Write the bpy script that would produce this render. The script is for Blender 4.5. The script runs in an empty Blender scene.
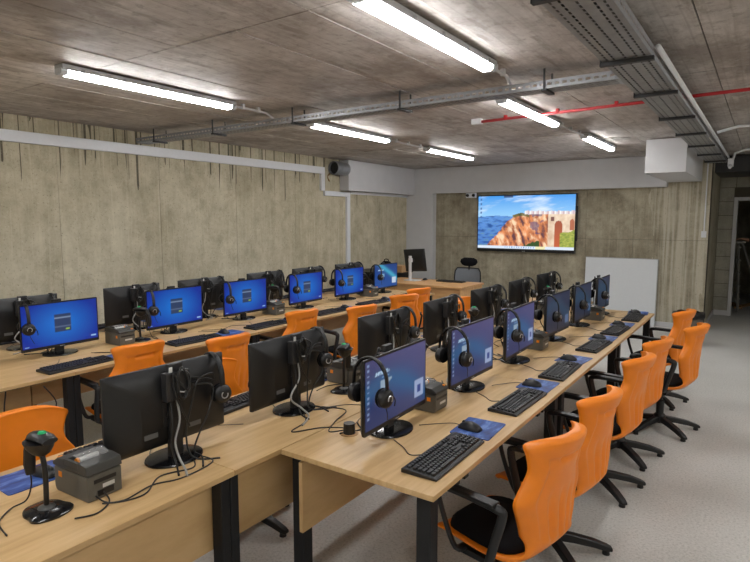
import bpy, bmesh, math, random
from mathutils import Vector, Matrix, Quaternion, noise as mnoise
R_ = math.radians
PI = math.pi
rnd = random.Random(7)
scene = bpy.context.scene
COL = scene.collection

# ------------------------------------------------------------------ camera, world, exposure
F_PX, VP_U, VP_V, CAM_H = 568.0, 767.0, 220.0, 1.72
_p = math.atan2(281 - VP_V, F_PX)
_Y = Vector((VP_U - 375, VP_V - 281, F_PX)).normalized()
_U = Vector((0, -math.cos(_p), -math.sin(_p)))
_U = (_U - _U.dot(_Y) * _Y).normalized()
_X = _Y.cross(_U)
if _X.x < 0: _X = -_X
cam_data = bpy.data.cameras.new('camera')
cam_data.sensor_width = 36.0
cam_data.lens = F_PX / 750 * 36.0
cam_data.clip_start = 0.02
cam = bpy.data.objects.new('camera', cam_data)
COL.objects.link(cam)
_right = Vector((_X.x, _Y.x, _U.x)); _down = Vector((_X.y, _Y.y, _U.y)); _fwd = Vector((_X.z, _Y.z, _U.z))
_m = Matrix((_right, -_down, -_fwd)).transposed().to_4x4()
_m.translation = (0, 0, CAM_H)
cam.matrix_world = _m
scene.camera = cam

world = bpy.data.worlds.new('world'); scene.world = world
world.use_nodes = True
world.node_tree.nodes['Background'].inputs[0].default_value = (0.5, 0.5, 0.5, 1)
world.node_tree.nodes['Background'].inputs[1].default_value = 0.02
vs = scene.view_settings
vs.view_transform = 'Standard'; vs.look = 'None'; vs.gamma = 1.0; vs.exposure = 0.12
vs.use_curve_mapping = False
TUBE = 42.0          # radiance of the fluorescent diffusers

# ------------------------------------------------------------------ helpers
def lin(r, g, b):
    def c(x):
        x /= 255.0
        return x / 12.92 if x <= 0.04045 else ((x + 0.055) / 1.055) ** 2.4
    return (c(r), c(g), c(b), 1.0)

class NT:
    def __init__(s, name):
        s.m = bpy.data.materials.new(name); s.m.use_nodes = True
        s.t = s.m.node_tree; s.n = s.t.nodes
        s.b = s.n['Principled BSDF']
    def new(s, typ, **kw):
        nd = s.n.new(typ)
        for k, v in kw.items(): setattr(nd, k, v)
        return nd
    def link(s, a, b): s.t.links.new(a, b)
    def setin(s, nd, i, v):
        if hasattr(v, 'is_linked'): s.link(v, nd.inputs[i])
        else: nd.inputs[i].default_value = v
    def math(s, op, a, b=0.0, c=None, clamp=False):
        nd = s.new('ShaderNodeMath', operation=op); nd.use_clamp = clamp
        s.setin(nd, 0, a); s.setin(nd, 1, b)
        if c is not None: s.setin(nd, 2, c)
        return nd.outputs[0]
    def mix(s, f, a, b, blend='MIX'):
        nd = s.new('ShaderNodeMix', data_type='RGBA', blend_type=blend)
        s.setin(nd, 0, f); s.setin(nd, 6, a); s.setin(nd, 7, b)
        return nd.outputs[2]
    def noise(s, vec, scale, detail=4.0, rough=0.55):
        nd = s.new('ShaderNodeTexNoise')
        s.link(vec, nd.inputs['Vector']); nd.inputs['Scale'].default_value = scale
        nd.inputs['Detail'].default_value = detail; nd.inputs['Roughness'].default_value = rough
        return nd.outputs[0]
    def pos(s, scale=(1, 1, 1), loc=(0, 0, 0), obj=False):
        if obj: src = s.new('ShaderNodeTexCoord').outputs['Object']
        else: src = s.new('ShaderNodeNewGeometry').outputs['Position']
        mp = s.new('ShaderNodeMapping'); s.link(src, mp.inputs[0])
        mp.inputs['Scale'].default_value = scale; mp.inputs['Location'].default_value = loc
        return mp.outputs[0]
    def ramp(s, f, stops, interp='LINEAR'):
        nd = s.new('ShaderNodeValToRGB'); s.link(f, nd.inputs[0]); cr = nd.color_ramp
        cr.interpolation = interp
        while len(cr.elements) < len(stops): cr.elements.new(0.5)
        for e, (p, c) in zip(cr.elements, stops):
            e.position = p; e.color = c if len(c) == 4 else (*c, 1)
        return nd.outputs[0]
    def bump(s, h, strength=0.2, dist=0.01):
        nd = s.new('ShaderNodeBump'); nd.inputs['Strength'].default_value = strength
        nd.inputs['Distance'].default_value = dist; s.link(h, nd.inputs['Height'])
        s.link(nd.outputs[0], s.b.inputs['Normal'])

def simple(name, col, rough=0.5, metal=0.0, spec=0.5, var=0.06, scale=30.0, bump=0.0):
    t = NT(name)
    p = t.pos(obj=True)
    n = t.noise(p, scale, 3.0)
    c2 = tuple(min(1, x * (1 + var * 4)) for x in col[:3]) + (1,)
    c1 = tuple(x * (1 - var * 3) for x in col[:3]) + (1,)
    t.link(t.mix(n, c1, c2), t.b.inputs['Base Color'])
    t.b.inputs['Roughness'].default_value = rough
    t.b.inputs['Metallic'].default_value = metal
    t.b.inputs['Specular IOR Level'].default_value = spec
    if bump: t.bump(n, bump, 0.002)
    return t.m

def concrete(name, base, dark, light, axis, streak=0.0, planks=0.0, patch=None, pits=True):
    """axis: 'x' wall runs along y, 'y' wall runs along x, 'z' ceiling"""
    t = NT(name)
    P = t.pos()
    n1 = t.noise(P, 1.3, 6.0, 0.65)
    n2 = t.noise(P, 9.0, 5.0, 0.6)
    c = t.mix(t.ramp(n1, [(0.32, (0, 0, 0)), (0.68, (1, 1, 1))]), dark, light)
    c = t.mix(0.45, c, base)
    c = t.mix(t.math('MULTIPLY', t.ramp(n2, [(0.35, (1, 1, 1)), (0.6, (0, 0, 0))]), 0.28), c, dark)
    n3 = t.noise(P, 3.6, 8.0, 0.75)
    c = t.mix(t.math('MULTIPLY', t.ramp(n3, [(0.50, (0, 0, 0)), (0.66, (1, 1, 1))]), 0.55), c, dark)
    c = t.mix(t.math('MULTIPLY', t.ramp(n3, [(0.32, (1, 1, 1)), (0.46, (0, 0, 0))]), 0.4), c, light)
    h = n2
    # tone differs a little from one formwork panel to the next
    oi = t.new('ShaderNodeObjectInfo').outputs['Random']
    c = t.mix(t.math('MULTIPLY', oi, 0.22), c, dark)
    if axis in 'xy':
        sc = (5.0, 5.0, 0.8)
        s = t.noise(t.pos(scale=sc), 1.6, 5.0, 0.6)
        c = t.mix(t.math('MULTIPLY', t.ramp(s, [(0.45, (0, 0, 0)), (0.75, (1, 1, 1))]), 0.3), c, light)
        c = t.mix(t.math('MULTIPLY', t.ramp(s, [(0.25, (1, 1, 1)), (0.42, (0, 0, 0))]), 0.25), c, dark)
    if planks:
        s = t.noise(t.pos(scale=(11.0, 0.8, 1)), 2.0, 6.0, 0.7)
        c = t.mix(t.math('MULTIPLY', t.ramp(s, [(0.36, (1, 1, 1)), (0.52, (0, 0, 0))]), planks), c, dark)
        c = t.mix(t.math('MULTIPLY', t.ramp(s, [(0.56, (0, 0, 0)), (0.72, (1, 1, 1))]), planks * 0.6), c, light)
        w = t.new('ShaderNodeTexWave', wave_type='BANDS', bands_direction='X')
        t.link(t.pos(), w.inputs[0]); w.inputs['Scale'].default_value = 3.1
        w.inputs['Distortion'].default_value = 0.6; w.inputs['Detail'].default_value = 1
        ln = t.ramp(w.outputs[1], [(0.0, (1, 1, 1)), (0.05, (0, 0, 0))])
        c = t.mix(t.math('MULTIPLY', ln, 0.35), c, dark)
        sp = t.noise(t.pos(scale=(3, 3, 3)), 14.0, 2.0)
        c = t.mix(t.ramp(sp, [(0.74, (0, 0, 0)), (0.77, (1, 1, 1))]), c, (0.55, 0.52, 0.47, 1))
        st = t.noise(t.pos(scale=(1.0, 0.7, 1)), 1.5, 7.0, 0.7)
        c = t.mix(t.math('MULTIPLY', t.ramp(st, [(0.50, (0, 0, 0)), (0.60, (1, 1, 1))]), 0.62), c, lin(128, 116, 107))
        st2 = t.noise(t.pos(scale=(5.0, 1.2, 1), loc=(3, 1, 0)), 1.6, 5.0, 0.6)
        c = t.mix(t.math('MULTIPLY', t.ramp(st2, [(0.60, (0, 0, 0)), (0.66, (1, 1, 1))]), 0.45), c, lin(120, 110, 98))
        mo = t.noise(t.pos(), 16.0, 5.0, 0.7)
        c = t.mix(t.math('MULTIPLY', t.ramp(mo, [(0.54, (0, 0, 0)), (0.68, (1, 1, 1))]), 0.5), c, lin(112, 104, 97))
        h = s
    if streak:
        # dark run marks that start at the top of the pour and stop at uneven heights
        sx = t.noise(t.pos(scale=(9, 9, 0.06)), 2.6, 3.0, 0.5)
        sep = t.new('ShaderNodeSeparateXYZ'); t.link(t.pos(), sep.inputs[0])
        ln_ = t.noise(t.pos(scale=(6, 6, 0.0)), 1.7, 2.0)
        lim = t.math('MULTIPLY_ADD', ln_, -2.3, 3.52)
        m1 = t.math('GREATER_THAN', sep.outputs[2], lim)
        m2 = t.ramp(sx, [(0.54, (0, 0, 0)), (0.60, (1, 1, 1))])
        c = t.mix(t.math('MULTIPLY', t.math('MULTIPLY', m1, m2), streak), c, lin(66, 60, 48))
    if patch:
        sep = t.new('ShaderNodeSeparateXYZ'); t.link(t.pos(), sep.inputs[0])
        a, b = patch
        edge = t.math('MULTIPLY_ADD', t.noise(t.pos(scale=(2, 2, .4)), 3.0, 3.0), 0.5, -0.25)
        xx = t.math('ADD', sep.outputs[0], edge)
        m = t.math('MULTIPLY', t.math('GREATER_THAN', xx, a), t.math('LESS_THAN', xx, b))
        s = t.noise(t.pos(scale=(14, 14, 0.3)), 2.0, 4.0)
        m = t.math('MULTIPLY', m, t.ramp(s, [(0.42, (0, 0, 0)), (0.58, (1, 1, 1))]))
        c = t.mix(t.math('MULTIPLY', m, 0.75), c, lin(196, 190, 172))
    if axis in 'xy':
        f1 = t.noise(t.pos(), 42.0, 3.0, 0.7)
        c = t.mix(t.math('MULTIPLY', t.ramp(f1, [(0.60, (0, 0, 0)), (0.70, (1, 1, 1))]), 0.55), c, lin(86, 80, 66))
        c = t.mix(t.math('MULTIPLY', t.ramp(f1, [(0.30, (1, 1, 1)), (0.38, (0, 0, 0))]), 0.4), c, lin(218, 212, 194))
        f2 = t.noise(t.pos(scale=(16, 16, 0.5)), 2.0, 4.0, 0.6)
        c = t.mix(t.math('MULTIPLY', t.ramp(f2, [(0.58, (0, 0, 0)), (0.70, (1, 1, 1))]), 0.28), c, light)
        c = t.mix(t.math('MULTIPLY', t.ramp(f2, [(0.30, (1, 1, 1)), (0.40, (0, 0, 0))]), 0.22), c, dark)
    if pits:
        v = t.new('ShaderNodeTexVoronoi'); t.link(t.pos(), v.inputs[0]); v.inputs['Scale'].default_value = 13.0
        c = t.mix(t.math('MULTIPLY', t.ramp(v.outputs[0], [(0.03, (1, 1, 1)), (0.08, (0, 0, 0))]), 0.5), c, lin(70, 66, 56))
    t.link(c, t.b.inputs['Base Color'])
    t.b.inputs['Roughness'].default_value = 0.78 if axis != 'z' else 0.6
    t.b.inputs['Specular IOR Level'].default_value = 0.35
    t.bump(h, 0.35, 0.01)
    return t.m

M = {}
M['conc_left'] = concrete('concrete_left', lin(200, 191, 166), lin(150, 140, 114), lin(226, 218, 194), 'x', streak=0.85)
M['conc_back'] = concrete('concrete_back', lin(172, 163, 140), lin(106, 97, 80), lin(206, 198, 176), 'y', streak=0.0, patch=(-1.55, -0.72))
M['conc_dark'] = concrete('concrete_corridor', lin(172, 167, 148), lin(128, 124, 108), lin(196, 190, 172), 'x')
M['conc_ceil'] = concrete('concrete_ceiling', lin(206, 199, 194), lin(152, 143, 137), lin(230, 226, 222), 'z', planks=0.42, pits=False)
M['joint'] = simple('dark_joint', lin(84, 78, 68), 0.9)  # dark backing that fills the joints between panels and blocks
M['patch'] = simple('grey_patch', lin(150, 146, 138), 0.7)
M['block'] = concrete('concrete_block', lin(176, 173, 160), lin(136, 133, 122), lin(196, 193, 180), 'y')
M['plaster'] = simple('white_plaster', lin(205, 205, 208), 0.75, var=0.02, scale=6, bump=0.05)
M['white'] = simple('white_plastic', lin(222, 224, 228), 0.45, var=0.015)
M['board'] = simple('white_board', lin(220, 224, 228), 0.3, var=0.01)
M['black'] = simple('black_plastic', lin(23, 23, 25), 0.42, var=0.05, scale=60)
M['black_gloss'] = simple('black_gloss', lin(18, 18, 20), 0.18, var=0.04)
M['black_metal'] = simple('black_metal', lin(26, 26, 28), 0.5, spec=0.35)
M['fabric'] = simple('black_fabric', lin(24, 24, 26), 0.95, spec=0.1, scale=220, var=0.1, bump=0.4)
M['orange'] = simple('orange_plastic', lin(242, 134, 24), 0.42, var=0.02, scale=20)
M['grey'] = simple('grey_plastic', lin(92, 90, 84), 0.5, var=0.04)
M['dgrey'] = simple('dark_grey_plastic', lin(60, 60, 58), 0.45, var=0.05)
M['silver'] = simple('silver', lin(190, 192, 195), 0.3, 0.6)
M['galv'] = simple('galvanised_steel', lin(142, 144, 147), 0.42, 0.4, var=0.08, scale=14)
M['steel_dark'] = simple('dark_steel', lin(56, 56, 58), 0.5, 0.3)
M['red'] = simple('red_pipe', lin(176, 34, 40), 0.45)
M['label'] = simple('paper_label', lin(200, 200, 196), 0.6)
M['badge'] = simple('orange_badge', lin(240, 140, 20), 0.5)
M['key'] = simple('keycap', lin(34, 34, 37), 0.5, var=0.05)
M['cable'] = simple('cable_black', lin(30, 30, 31), 0.4)
M['cable_grey'] = simple('cable_grey', lin(160, 160, 158), 0.5)
M['pc'] = simple('computer_plastic', lin(42, 42, 44), 0.4)
M['mesh'] = simple('grey_mesh_fabric', lin(120, 124, 130), 0.8, scale=200, var=0.1)
M['brown'] = simple('cardboard', lin(170, 136, 96), 0.8)
M['sticker_grey'] = simple('sticker_grey', lin(96, 96, 96), 0.6)
M['bin'] = simple('bin_grey', lin(104, 96, 88), 0.6)
M['skin'] = simple('skin', lin(196, 146, 120), 0.6)
M['cloth'] = simple('dark_clothing', lin(34, 34, 40), 0.9)
M['alu'] = simple('aluminium', lin(150, 148, 144), 0.4, 0.6)

def wood():
    t = NT('beech_laminate')
    n = t.noise(t.pos(scale=(1.2, 14, 4), obj=True), 2.2, 5.0, 0.6)
    n2 = t.noise(t.pos(scale=(0.6, 5, 1), obj=True), 1.3, 3.0)
    c = t.ramp(n, [(0.28, lin(178, 142, 96)), (0.5, lin(198, 164, 116)), (0.75, lin(212, 180, 134))])
    c = t.mix(t.math('MULTIPLY', n2, 0.35), c, lin(204, 168, 118))
    t.link(c, t.b.inputs['Base Color'])
    t.b.inputs['Roughness'].default_value = 0.38
    t.b.inputs['Specular IOR Level'].default_value = 0.45
    return t.m
M['wood'] = wood()
M['wood_edge'] = simple('beech_edge', lin(170, 132, 86), 0.5)

def wood2():
    t = NT('teacher_desk_laminate')
    n = t.noise(t.pos(scale=(1.2, 10, 10), obj=True), 2.0, 5.0, 0.6)
    t.link(t.ramp(n, [(0.3, lin(190, 142, 92)), (0.7, lin(214, 170, 118))]), t.b.inputs['Base Color'])
    t.b.inputs['Roughness'].default_value = 0.42
    return t.m
M['wood2'] = wood2()

def floor_mat():
    t = NT('speckled_floor')
    n = t.noise(t.pos(), 0.8, 4.0)
    v = t.noise(t.pos(), 70.0, 2.0, 0.7)
    c = t.ramp(n, [(0.35, lin(198, 197, 193)), (0.65, lin(212, 211, 208))])
    c = t.mix(t.math('MULTIPLY', t.ramp(v, [(0.36, (1, 1, 1)), (0.47, (0, 0, 0))]), 0.4), c, lin(140, 138, 132))
    c = t.mix(t.math('MULTIPLY', t.ramp(v, [(0.56, (0, 0, 0)), (0.66, (1, 1, 1))]), 0.5), c, lin(226, 224, 220))
    t.link(c, t.b.inputs['Base Color'])
    t.b.inputs['Roughness'].default_value = 0.42
    t.b.inputs['Specular IOR Level'].default_value = 0.4
    return t.m
M['floor'] = floor_mat()

def pad_mat():
    t = NT('blue_mouse_pad')
    n = t.noise(t.pos(scale=(3, 9, 1), obj=True), 2.5, 4.0)
    t.link(t.ramp(n, [(0.3, lin(18, 34, 92)), (0.5, lin(40, 78, 150)), (0.62, lin(96, 128, 190)), (0.75, lin(40, 60, 130))]), t.b.inputs['Base Color'])
    t.b.inputs['Roughness'].default_value = 0.5
    return t.m
M['pad'] = pad_mat()

def emit(name, col, strength):
    t = NT(name)
    t.b.inputs['Base Color'].default_value = tuple(0.8 * q for q in col[:3]) + (1,)
    t.b.inputs['Emission Color'].default_value = col
    t.b.inputs['Emission Strength'].default_value = strength
    return t.m
M['tube'] = emit('lit_diffuser', (0.985, 0.99, 0.985, 1), TUBE)
M['green_led'] = emit('green_led', lin(20, 170, 100), 0.15)
M['red_led'] = emit('red_led', lin(230, 60, 30), 0.6)

def screen_mat(name, strength=1.0, rough=0.35):
    t = NT(name)
    a = t.new('ShaderNodeAttribute', attribute_name='picture')
    t.b.inputs['Base Color'].default_value = (0.006, 0.006, 0.007, 1)
    t.b.inputs['Roughness'].default_value = rough
    t.link(a.outputs['Color'], t.b.inputs['Emission Color'])
    t.b.inputs['Emission Strength'].default_value = strength
    return t.m
M['screen'] = screen_mat('lit_screen', 0.82)
M['screen_wall'] = screen_mat('lit_screen_on_wall', 1.02)
def glass():
    t = NT('smoked_clear_plastic')
    t.b.inputs['Base Color'].default_value = (0.6, 0.6, 0.6, 1)
    t.b.inputs['Roughness'].default_value = 0.1
    t.b.inputs['Alpha'].default_value = 0.3
    return t.m
M['clear'] = glass()

class MB:
    def __init__(s): s.v = []; s.f = []
    def add(s, vs_, fs, mx=None):
        o = len(s.v)
        for p in vs_:
            p = Vector(p)
            s.v.append(mx @ p if mx else p)
        s.f += [tuple(o + i for i in q) for q in fs]
        return s
    def box(s, x0, x1, y0, y1, z0, z1, mx=None):
        vs_ = [(x0, y0, z0), (x1, y0, z0), (x1, y1, z0), (x0, y1, z0), (x0, y0, z1), (x1, y0, z1), (x1, y1, z1), (x0, y1, z1)]
        return s.add(vs_, [(3, 2, 1, 0), (4, 5, 6, 7), (0, 1, 5, 4), (1, 2, 6, 5), (2, 3, 7, 6), (3, 0, 4, 7)], mx)
    def loft(s, rings, cap=True, mx=None, closed=True):
        n = len(rings[0]); vs_ = [p for r in rings for p in r]; fs = []
        for i in range(len(rings) - 1):
            for j in range(n if closed else n - 1):
                k = (j + 1) % n
                fs.append((i * n + j, i * n + k, (i + 1) * n + k, (i + 1) * n + j))
        if cap:
            fs.append(tuple(range(n - 1, -1, -1))); fs.append(tuple((len(rings) - 1) * n + j for j in range(n)))
        return s.add(vs_, fs, mx)
    def cyl(s, p0, p1, r0, r1=None, n=12, mx=None):
        if r1 is None: r1 = r0
        return s.tube([p0, p1], [r0, r1], n, mx)
    def tube(s, pts, r, n=6, mx=None, flat=None, up=None):
        pts = [Vector(p) for p in pts]
        if not isinstance(r, (list, tuple)): r = [r] * len(pts)
        rings = []
        t0 = (pts[1] - pts[0]).normalized()
        a = up if up else (Vector((0, 0, 1)) if abs(t0.z) < 0.9 else Vector((1, 0, 0)))
        nrm = (a - a.dot(t0) * t0).normalized()
        for i, p in enumerate(pts):
            if i == 0: t = t0
            elif i == len(pts) - 1: t = (pts[-1] - pts[-2]).normalized()
            else: t = ((pts[i + 1] - p).normalized() + (p - pts[i - 1]).normalized()).normalized()
            nrm = (nrm - nrm.dot(t) * t)
            nrm = nrm.normalized() if nrm.length > 1e-6 else t.orthogonal().normalized()
            b = t.cross(nrm)
            ring = []
            for j in range(n):
                an = 2 * PI * (j + 0.5) / n
                k1, k2 = math.cos(an), math.sin(an)
                if flat: k1 *= flat[0]; k2 *= flat[1]
                ring.append(p + r[i] * (k1 * nrm + k2 * b))
            rings.append(ring)
        return s.loft(rings, True, mx)
    def prism(s, poly, z0, z1, mx=None):
        return s.loft([[(x, y, z0) for x, y in poly], [(x, y, z1) for x, y in poly]], True, mx)
    def lathe(s, prof, n=20, mx=None):
        rings = [[(r * math.cos(2 * PI * j / n), r * math.sin(2 * PI * j / n), z) for j in range(n)] for r, z in prof]
        return s.loft(rings, True, mx)
    def mesh(s, name, mat, smooth=False, bevel=0.0, seg=2):
        me = bpy.data.meshes.new(name)
        me.from_pydata(s.v, [], s.f)
        bm = bmesh.new(); bm.from_mesh(me)
        bmesh.ops.recalc_face_normals(bm, faces=bm.faces)
        if bevel:
            es = [e for e in bm.edges if len(e.link_faces) == 2 and e.calc_face_angle(0) > R_(35)]
            bmesh.ops.bevel(bm, geom=es, offset=bevel, segments=seg, affect='EDGES', profile=0.6)
        if smooth:
            for f in bm.faces: f.smooth = True
            if smooth == 'auto':
                for e in bm.edges:
                    if len(e.link_faces) == 2 and e.calc_face_angle(0) > R_(38): e.smooth = False
        bm.to_mesh(me); bm.free()
        me.materials.append(M[mat] if isinstance(mat, str) else mat)
        return me
    def build(s, name, mat, parent=None, smooth=False, bevel=0.0, seg=2):
        o = bpy.data.objects.new(name, s.mesh(name, mat, smooth, bevel, seg)); COL.objects.link(o)
        if parent: o.parent = parent
        return o

def obj_from(name, me, parent=None, loc=None):
    o = bpy.data.objects.new(name, me); COL.objects.link(o)
    if parent: o.parent = parent
    if loc: o.location = loc
    return o
def tag(o, label, cat, group=None, kind=None):
    o['label'] = label; o['category'] = cat
    if group: o['group'] = group
    if kind: o['kind'] = kind
    return o
def struct(o, label=None):
    o['kind'] = 'structure'
    if label: o['label'] = label
    return o
def empty(name, loc=(0, 0, 0), rz=0.0):
    o = bpy.data.objects.new(name, None); COL.objects.link(o)
    o.empty_display_size = 0.1
    o.location = loc; o.rotation_euler = (0, 0, rz)
    return o
def dup(root, loc=None, rz=None, parent=None):
    c = root.copy(); COL.objects.link(c); c.parent = parent
    if loc is not None: c.location = loc
    if rz is not None: c.rotation_euler = (0, 0, rz)
    for ch in kids[root.name]: dup_child(ch, c)
    return c
def dup_child(ch, parent):
    c = ch.copy(); COL.objects.link(c); c.parent = parent
    for g in ch.children: dup_child(g, c)
kids = {}
def freeze(root):
    kids[root.name] = list(root.children); return root
class Proto:
    """hands out the prototype itself first, then copies of it"""
    def __init__(s, root): s.root = freeze(root); s.used = False
    def put(s, loc, rz, label, cat, group=None):
        if not s.used: o = s.root; s.used = True; o.location = loc; o.rotation_euler = (0, 0, rz)
        else:
            o = dup(s.root, loc, rz)
            o.rotation_euler = (0, 0, rz)
        tag(o, label, cat, group)
        return o
def smooth_path(pts, sub=6):
    P = [Vector(p) for p in pts]; out = []
    for i in range(len(P) - 1):
        a = P[i - 1] if i > 0 else P[i]; b = P[i]; c = P[i + 1]; d = P[i + 2] if i + 2 < len(P) else P[i + 1]
        for k in range(sub):
            t = k / sub
            out.append(0.5 * ((2 * b) + (c - a) * t + (2 * a - 5 * b + 4 * c - d) * t * t + (-a + 3 * b - 3 * c + d) * t ** 3))
    out.append(P[-1]); return out
def round_poly(hx, hy, r, n=4):
    pts = []
    for cx, cy, a0 in ((hx - r, hy - r, 0), (-hx + r, hy - r, 90), (-hx + r, -hy + r, 180), (hx - r, -hy + r, 270)):
        for k in range(n + 1):
            a = R_(a0 + 90 * k / n); pts.append((cx + r * math.cos(a), cy + r * math.sin(a)))
    return pts

# ------------------------------------------------------------------ the room
ZC = 2.74; XL = -6.07; YB = 10.12; XR = 2.7; Y0 = -3.6; YF = 12.0; XC = -0.73
struct(MB().box(XL - 0.2, XR + 0.2, Y0 - 0.2, 16.2, -0.1, 0.0).build('floor', 'floor'), 'pale grey speckled poured floor')

ceil = struct(MB().box(XL - 0.2, XR + 0.2, Y0 - 0.2, 16.2, ZC + 0.012, ZC + 0.2).build('ceiling', 'joint'), 'bare concrete ceiling with formwork panel marks')
def panels(parent, name, mat, ulist, vlist, place, gap=0.006, jitter=0.002):
    """one thin slab per formwork panel; alike slabs share a mesh"""
    cache = {}
    for i in range(len(ulist) - 1):
        for j in range(len(vlist) - 1):
            du = ulist[i + 1] - ulist[i] - gap; dv = vlist[j + 1] - vlist[j] - gap
            k = (round(du, 3), round(dv, 3))
            if k not in cache: cache[k] = place('mesh', du, dv)
            o = obj_from(name, cache[k], parent)
            o.location = place('loc', (ulist[i] + ulist[i + 1]) / 2, (vlist[j] + vlist[j + 1]) / 2, rnd.uniform(-jitter, jitter))
def ceil_place(what, a, b, jit=0):
    if what == 'mesh': return MB().box(-a / 2, a / 2, -b / 2, b / 2, -0.006, 0.012).mesh('ceiling_panel', 'conc_ceil')
    return (a, b, ZC + 0.004 + jit)
for q, (x_, y_, r_) in enumerate(((-1.95, 8.05, .13), (-1.62, 7.75, .16))):
    obj_from('round_patch', MB().lathe([(r_, -0.008), (r_, 0.01)], 24).mesh('round_patch', 'patch'), ceil, (x_, y_, ZC - .002))
us = [XL]
while us[-1] < XR - 0.3: us.append(us[-1] + 0.52)
us[-1] = XR
panels(ceil, 'ceiling_panel', 'conc_ceil', us, [Y0, -2.6, -0.2, 2.21, 4.62, 7.03, 9.44, 11.0, 12.1], ceil_place, 0.007, 0.003)

wl = struct(MB().box(XL - 0.2, XL - 0.012, Y0, YB + 0.2, 0, ZC).build('wall_left', 'joint'), 'long bare concrete wall with run marks')
def left_place(what, a, b, jit=0):
    if what == 'mesh': return MB().box(-0.006, 0.006, -a / 2, a / 2, -b / 2, b / 2).mesh('wall_panel', 'conc_left')
    return (XL - 0.006 + jit * 0.6, a, b)
panels(wl, 'wall_panel', 'conc_left', [Y0, -1.75, -0.55, 0.65, 1.85, 3.05, 4.25, 5.45, 6.65, 7.85, 9.0, YB], [0, ZC], left_place, 0.004)

wb = struct(MB().box(XL, XC, YB + 0.012, YB + 0.25, 0, ZC).build('wall_back', 'joint'), 'grey stained concrete wall behind the wall screen')
def back_place(what, a, b, jit=0):
    if what == 'mesh': return MB().box(-a / 2, a / 2, -0.006, 0.006, -b / 2, b / 2).mesh('wall_panel', 'conc_back')
    return (a, YB + 0.006 + jit * 0.6, b)
panels(wb, 'wall_panel', 'conc_back', [XL, -5.4, -4.8, -4.05, -3.3, -2.55, -1.8, XC], [0, 1.40, ZC], back_place, 0.004)
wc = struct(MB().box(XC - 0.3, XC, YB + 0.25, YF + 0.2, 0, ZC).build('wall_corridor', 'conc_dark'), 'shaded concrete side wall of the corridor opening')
struct(MB().box(XR, XR + 0.2, Y0, 16.2, 0, ZC).build('wall_right', 'conc_left'))
struct(MB().box(XL - 0.2, XR + 0.2, Y0 - 0.2, Y0, 0, ZC).build('wall_front', 'conc_left'))
# far wall of concrete blocks round the doorway
wf = struct(MB().box(XC, -0.50, YF + 0.02, YF + 0.18, 0, ZC).box(-0.50, 0.46, YF + 0.02, YF + 0.18, 2.12, ZC)
            .box(0.46, XR, YF + 0.02, YF + 0.18, 0, ZC).build('wall_far', 'joint'), 'dim concrete block wall beyond the opening')
blk = {}
for r in range(12):
    z0 = 0.09 + r * 0.245; z1 = min(z0 + 0.237, ZC)
    if z1 - z0 < 0.05: break
    xs = [XC] + [XC + (0.25 if r % 2 else 0.5) + 0.5 * k for k in range(8)]
    for a, b in zip(xs[:-1], xs[1:]):
        b = min(b, XR)
        segs = [(a, b)]
        if z0 < 2.12: segs = [(a, min(b, -0.50)), (max(a, 0.46), b)]
        for p, q in segs:
            if q - p < 0.03: continue
            k = (round(q - p, 3), round(z1 - z0, 3))
            if k not in blk: blk[k] = MB().box(-(k[0] - .008) / 2, (k[0] - .008) / 2, 0, 0.03, 0, k[1]).mesh('block', 'block')
            obj_from('block', blk[k], wf, ((p + q) / 2, YF + rnd.uniform(-0.003, 0.003), z0))
fr = MB().box(-0.50, -0.44, YF - 0.03, YF + 0.2, 0, 2.12).box(0.40, 0.46, YF - 0.03, YF + 0.2, 0, 2.12).box(-0.44, 0.40, YF - 0.03, YF + 0.2, 2.06, 2.12)
d1 = struct(fr.build('door_1', 'plaster', bevel=0.004), 'pale steel door frame standing open to the dark store room')
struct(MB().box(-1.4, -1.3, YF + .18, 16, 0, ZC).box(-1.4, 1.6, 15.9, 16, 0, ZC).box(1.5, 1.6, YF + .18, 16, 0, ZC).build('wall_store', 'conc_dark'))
struct(MB().box(XC, XR, 10.6, YF, 2.47, ZC - 0.02).build('trim_1', 'steel_dark'), 'dark duct casing under the ceiling of the opening')

# white boxed-in ducts, column, skirting
struct(MB().box(XL, -5.88, 7.78, 9.97, 2.22, ZC - 0.012).build('trim_2', 'plaster'), 'white plastered duct box along the concrete wall')
struct(MB().box(XL, -1.32, 9.97, YB, 2.24, ZC - 0.012).build('trim_3', 'plaster'), 'white plastered duct box above the wall screen')
struct(MB().box(-1.32, -0.86, 8.0, YB, 2.31, ZC - 0.012).build('trim_4', 'plaster'), 'white plastered box projecting beside the cable tray')
struct(MB().box(XL, -5.46, 9.98, YB, 0, 2.24).build('trim_5', 'plaster'), 'white plastered column in the room corner')
struct(MB().box(-5.46, XC - 0.0, YB - 0.018, YB, 0, 0.08).build('baseboard_back', 'plaster'))
struct(MB().box(XC, XC + 0.016, YB + .2, YF, 0, 0.08).build('baseboard_corridor', 'plaster'))
struct(MB().box(XC + .02, -0.50, YF - 0.02, YF, 0, 0.09).build('baseboard_far', 'plaster'))

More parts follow.
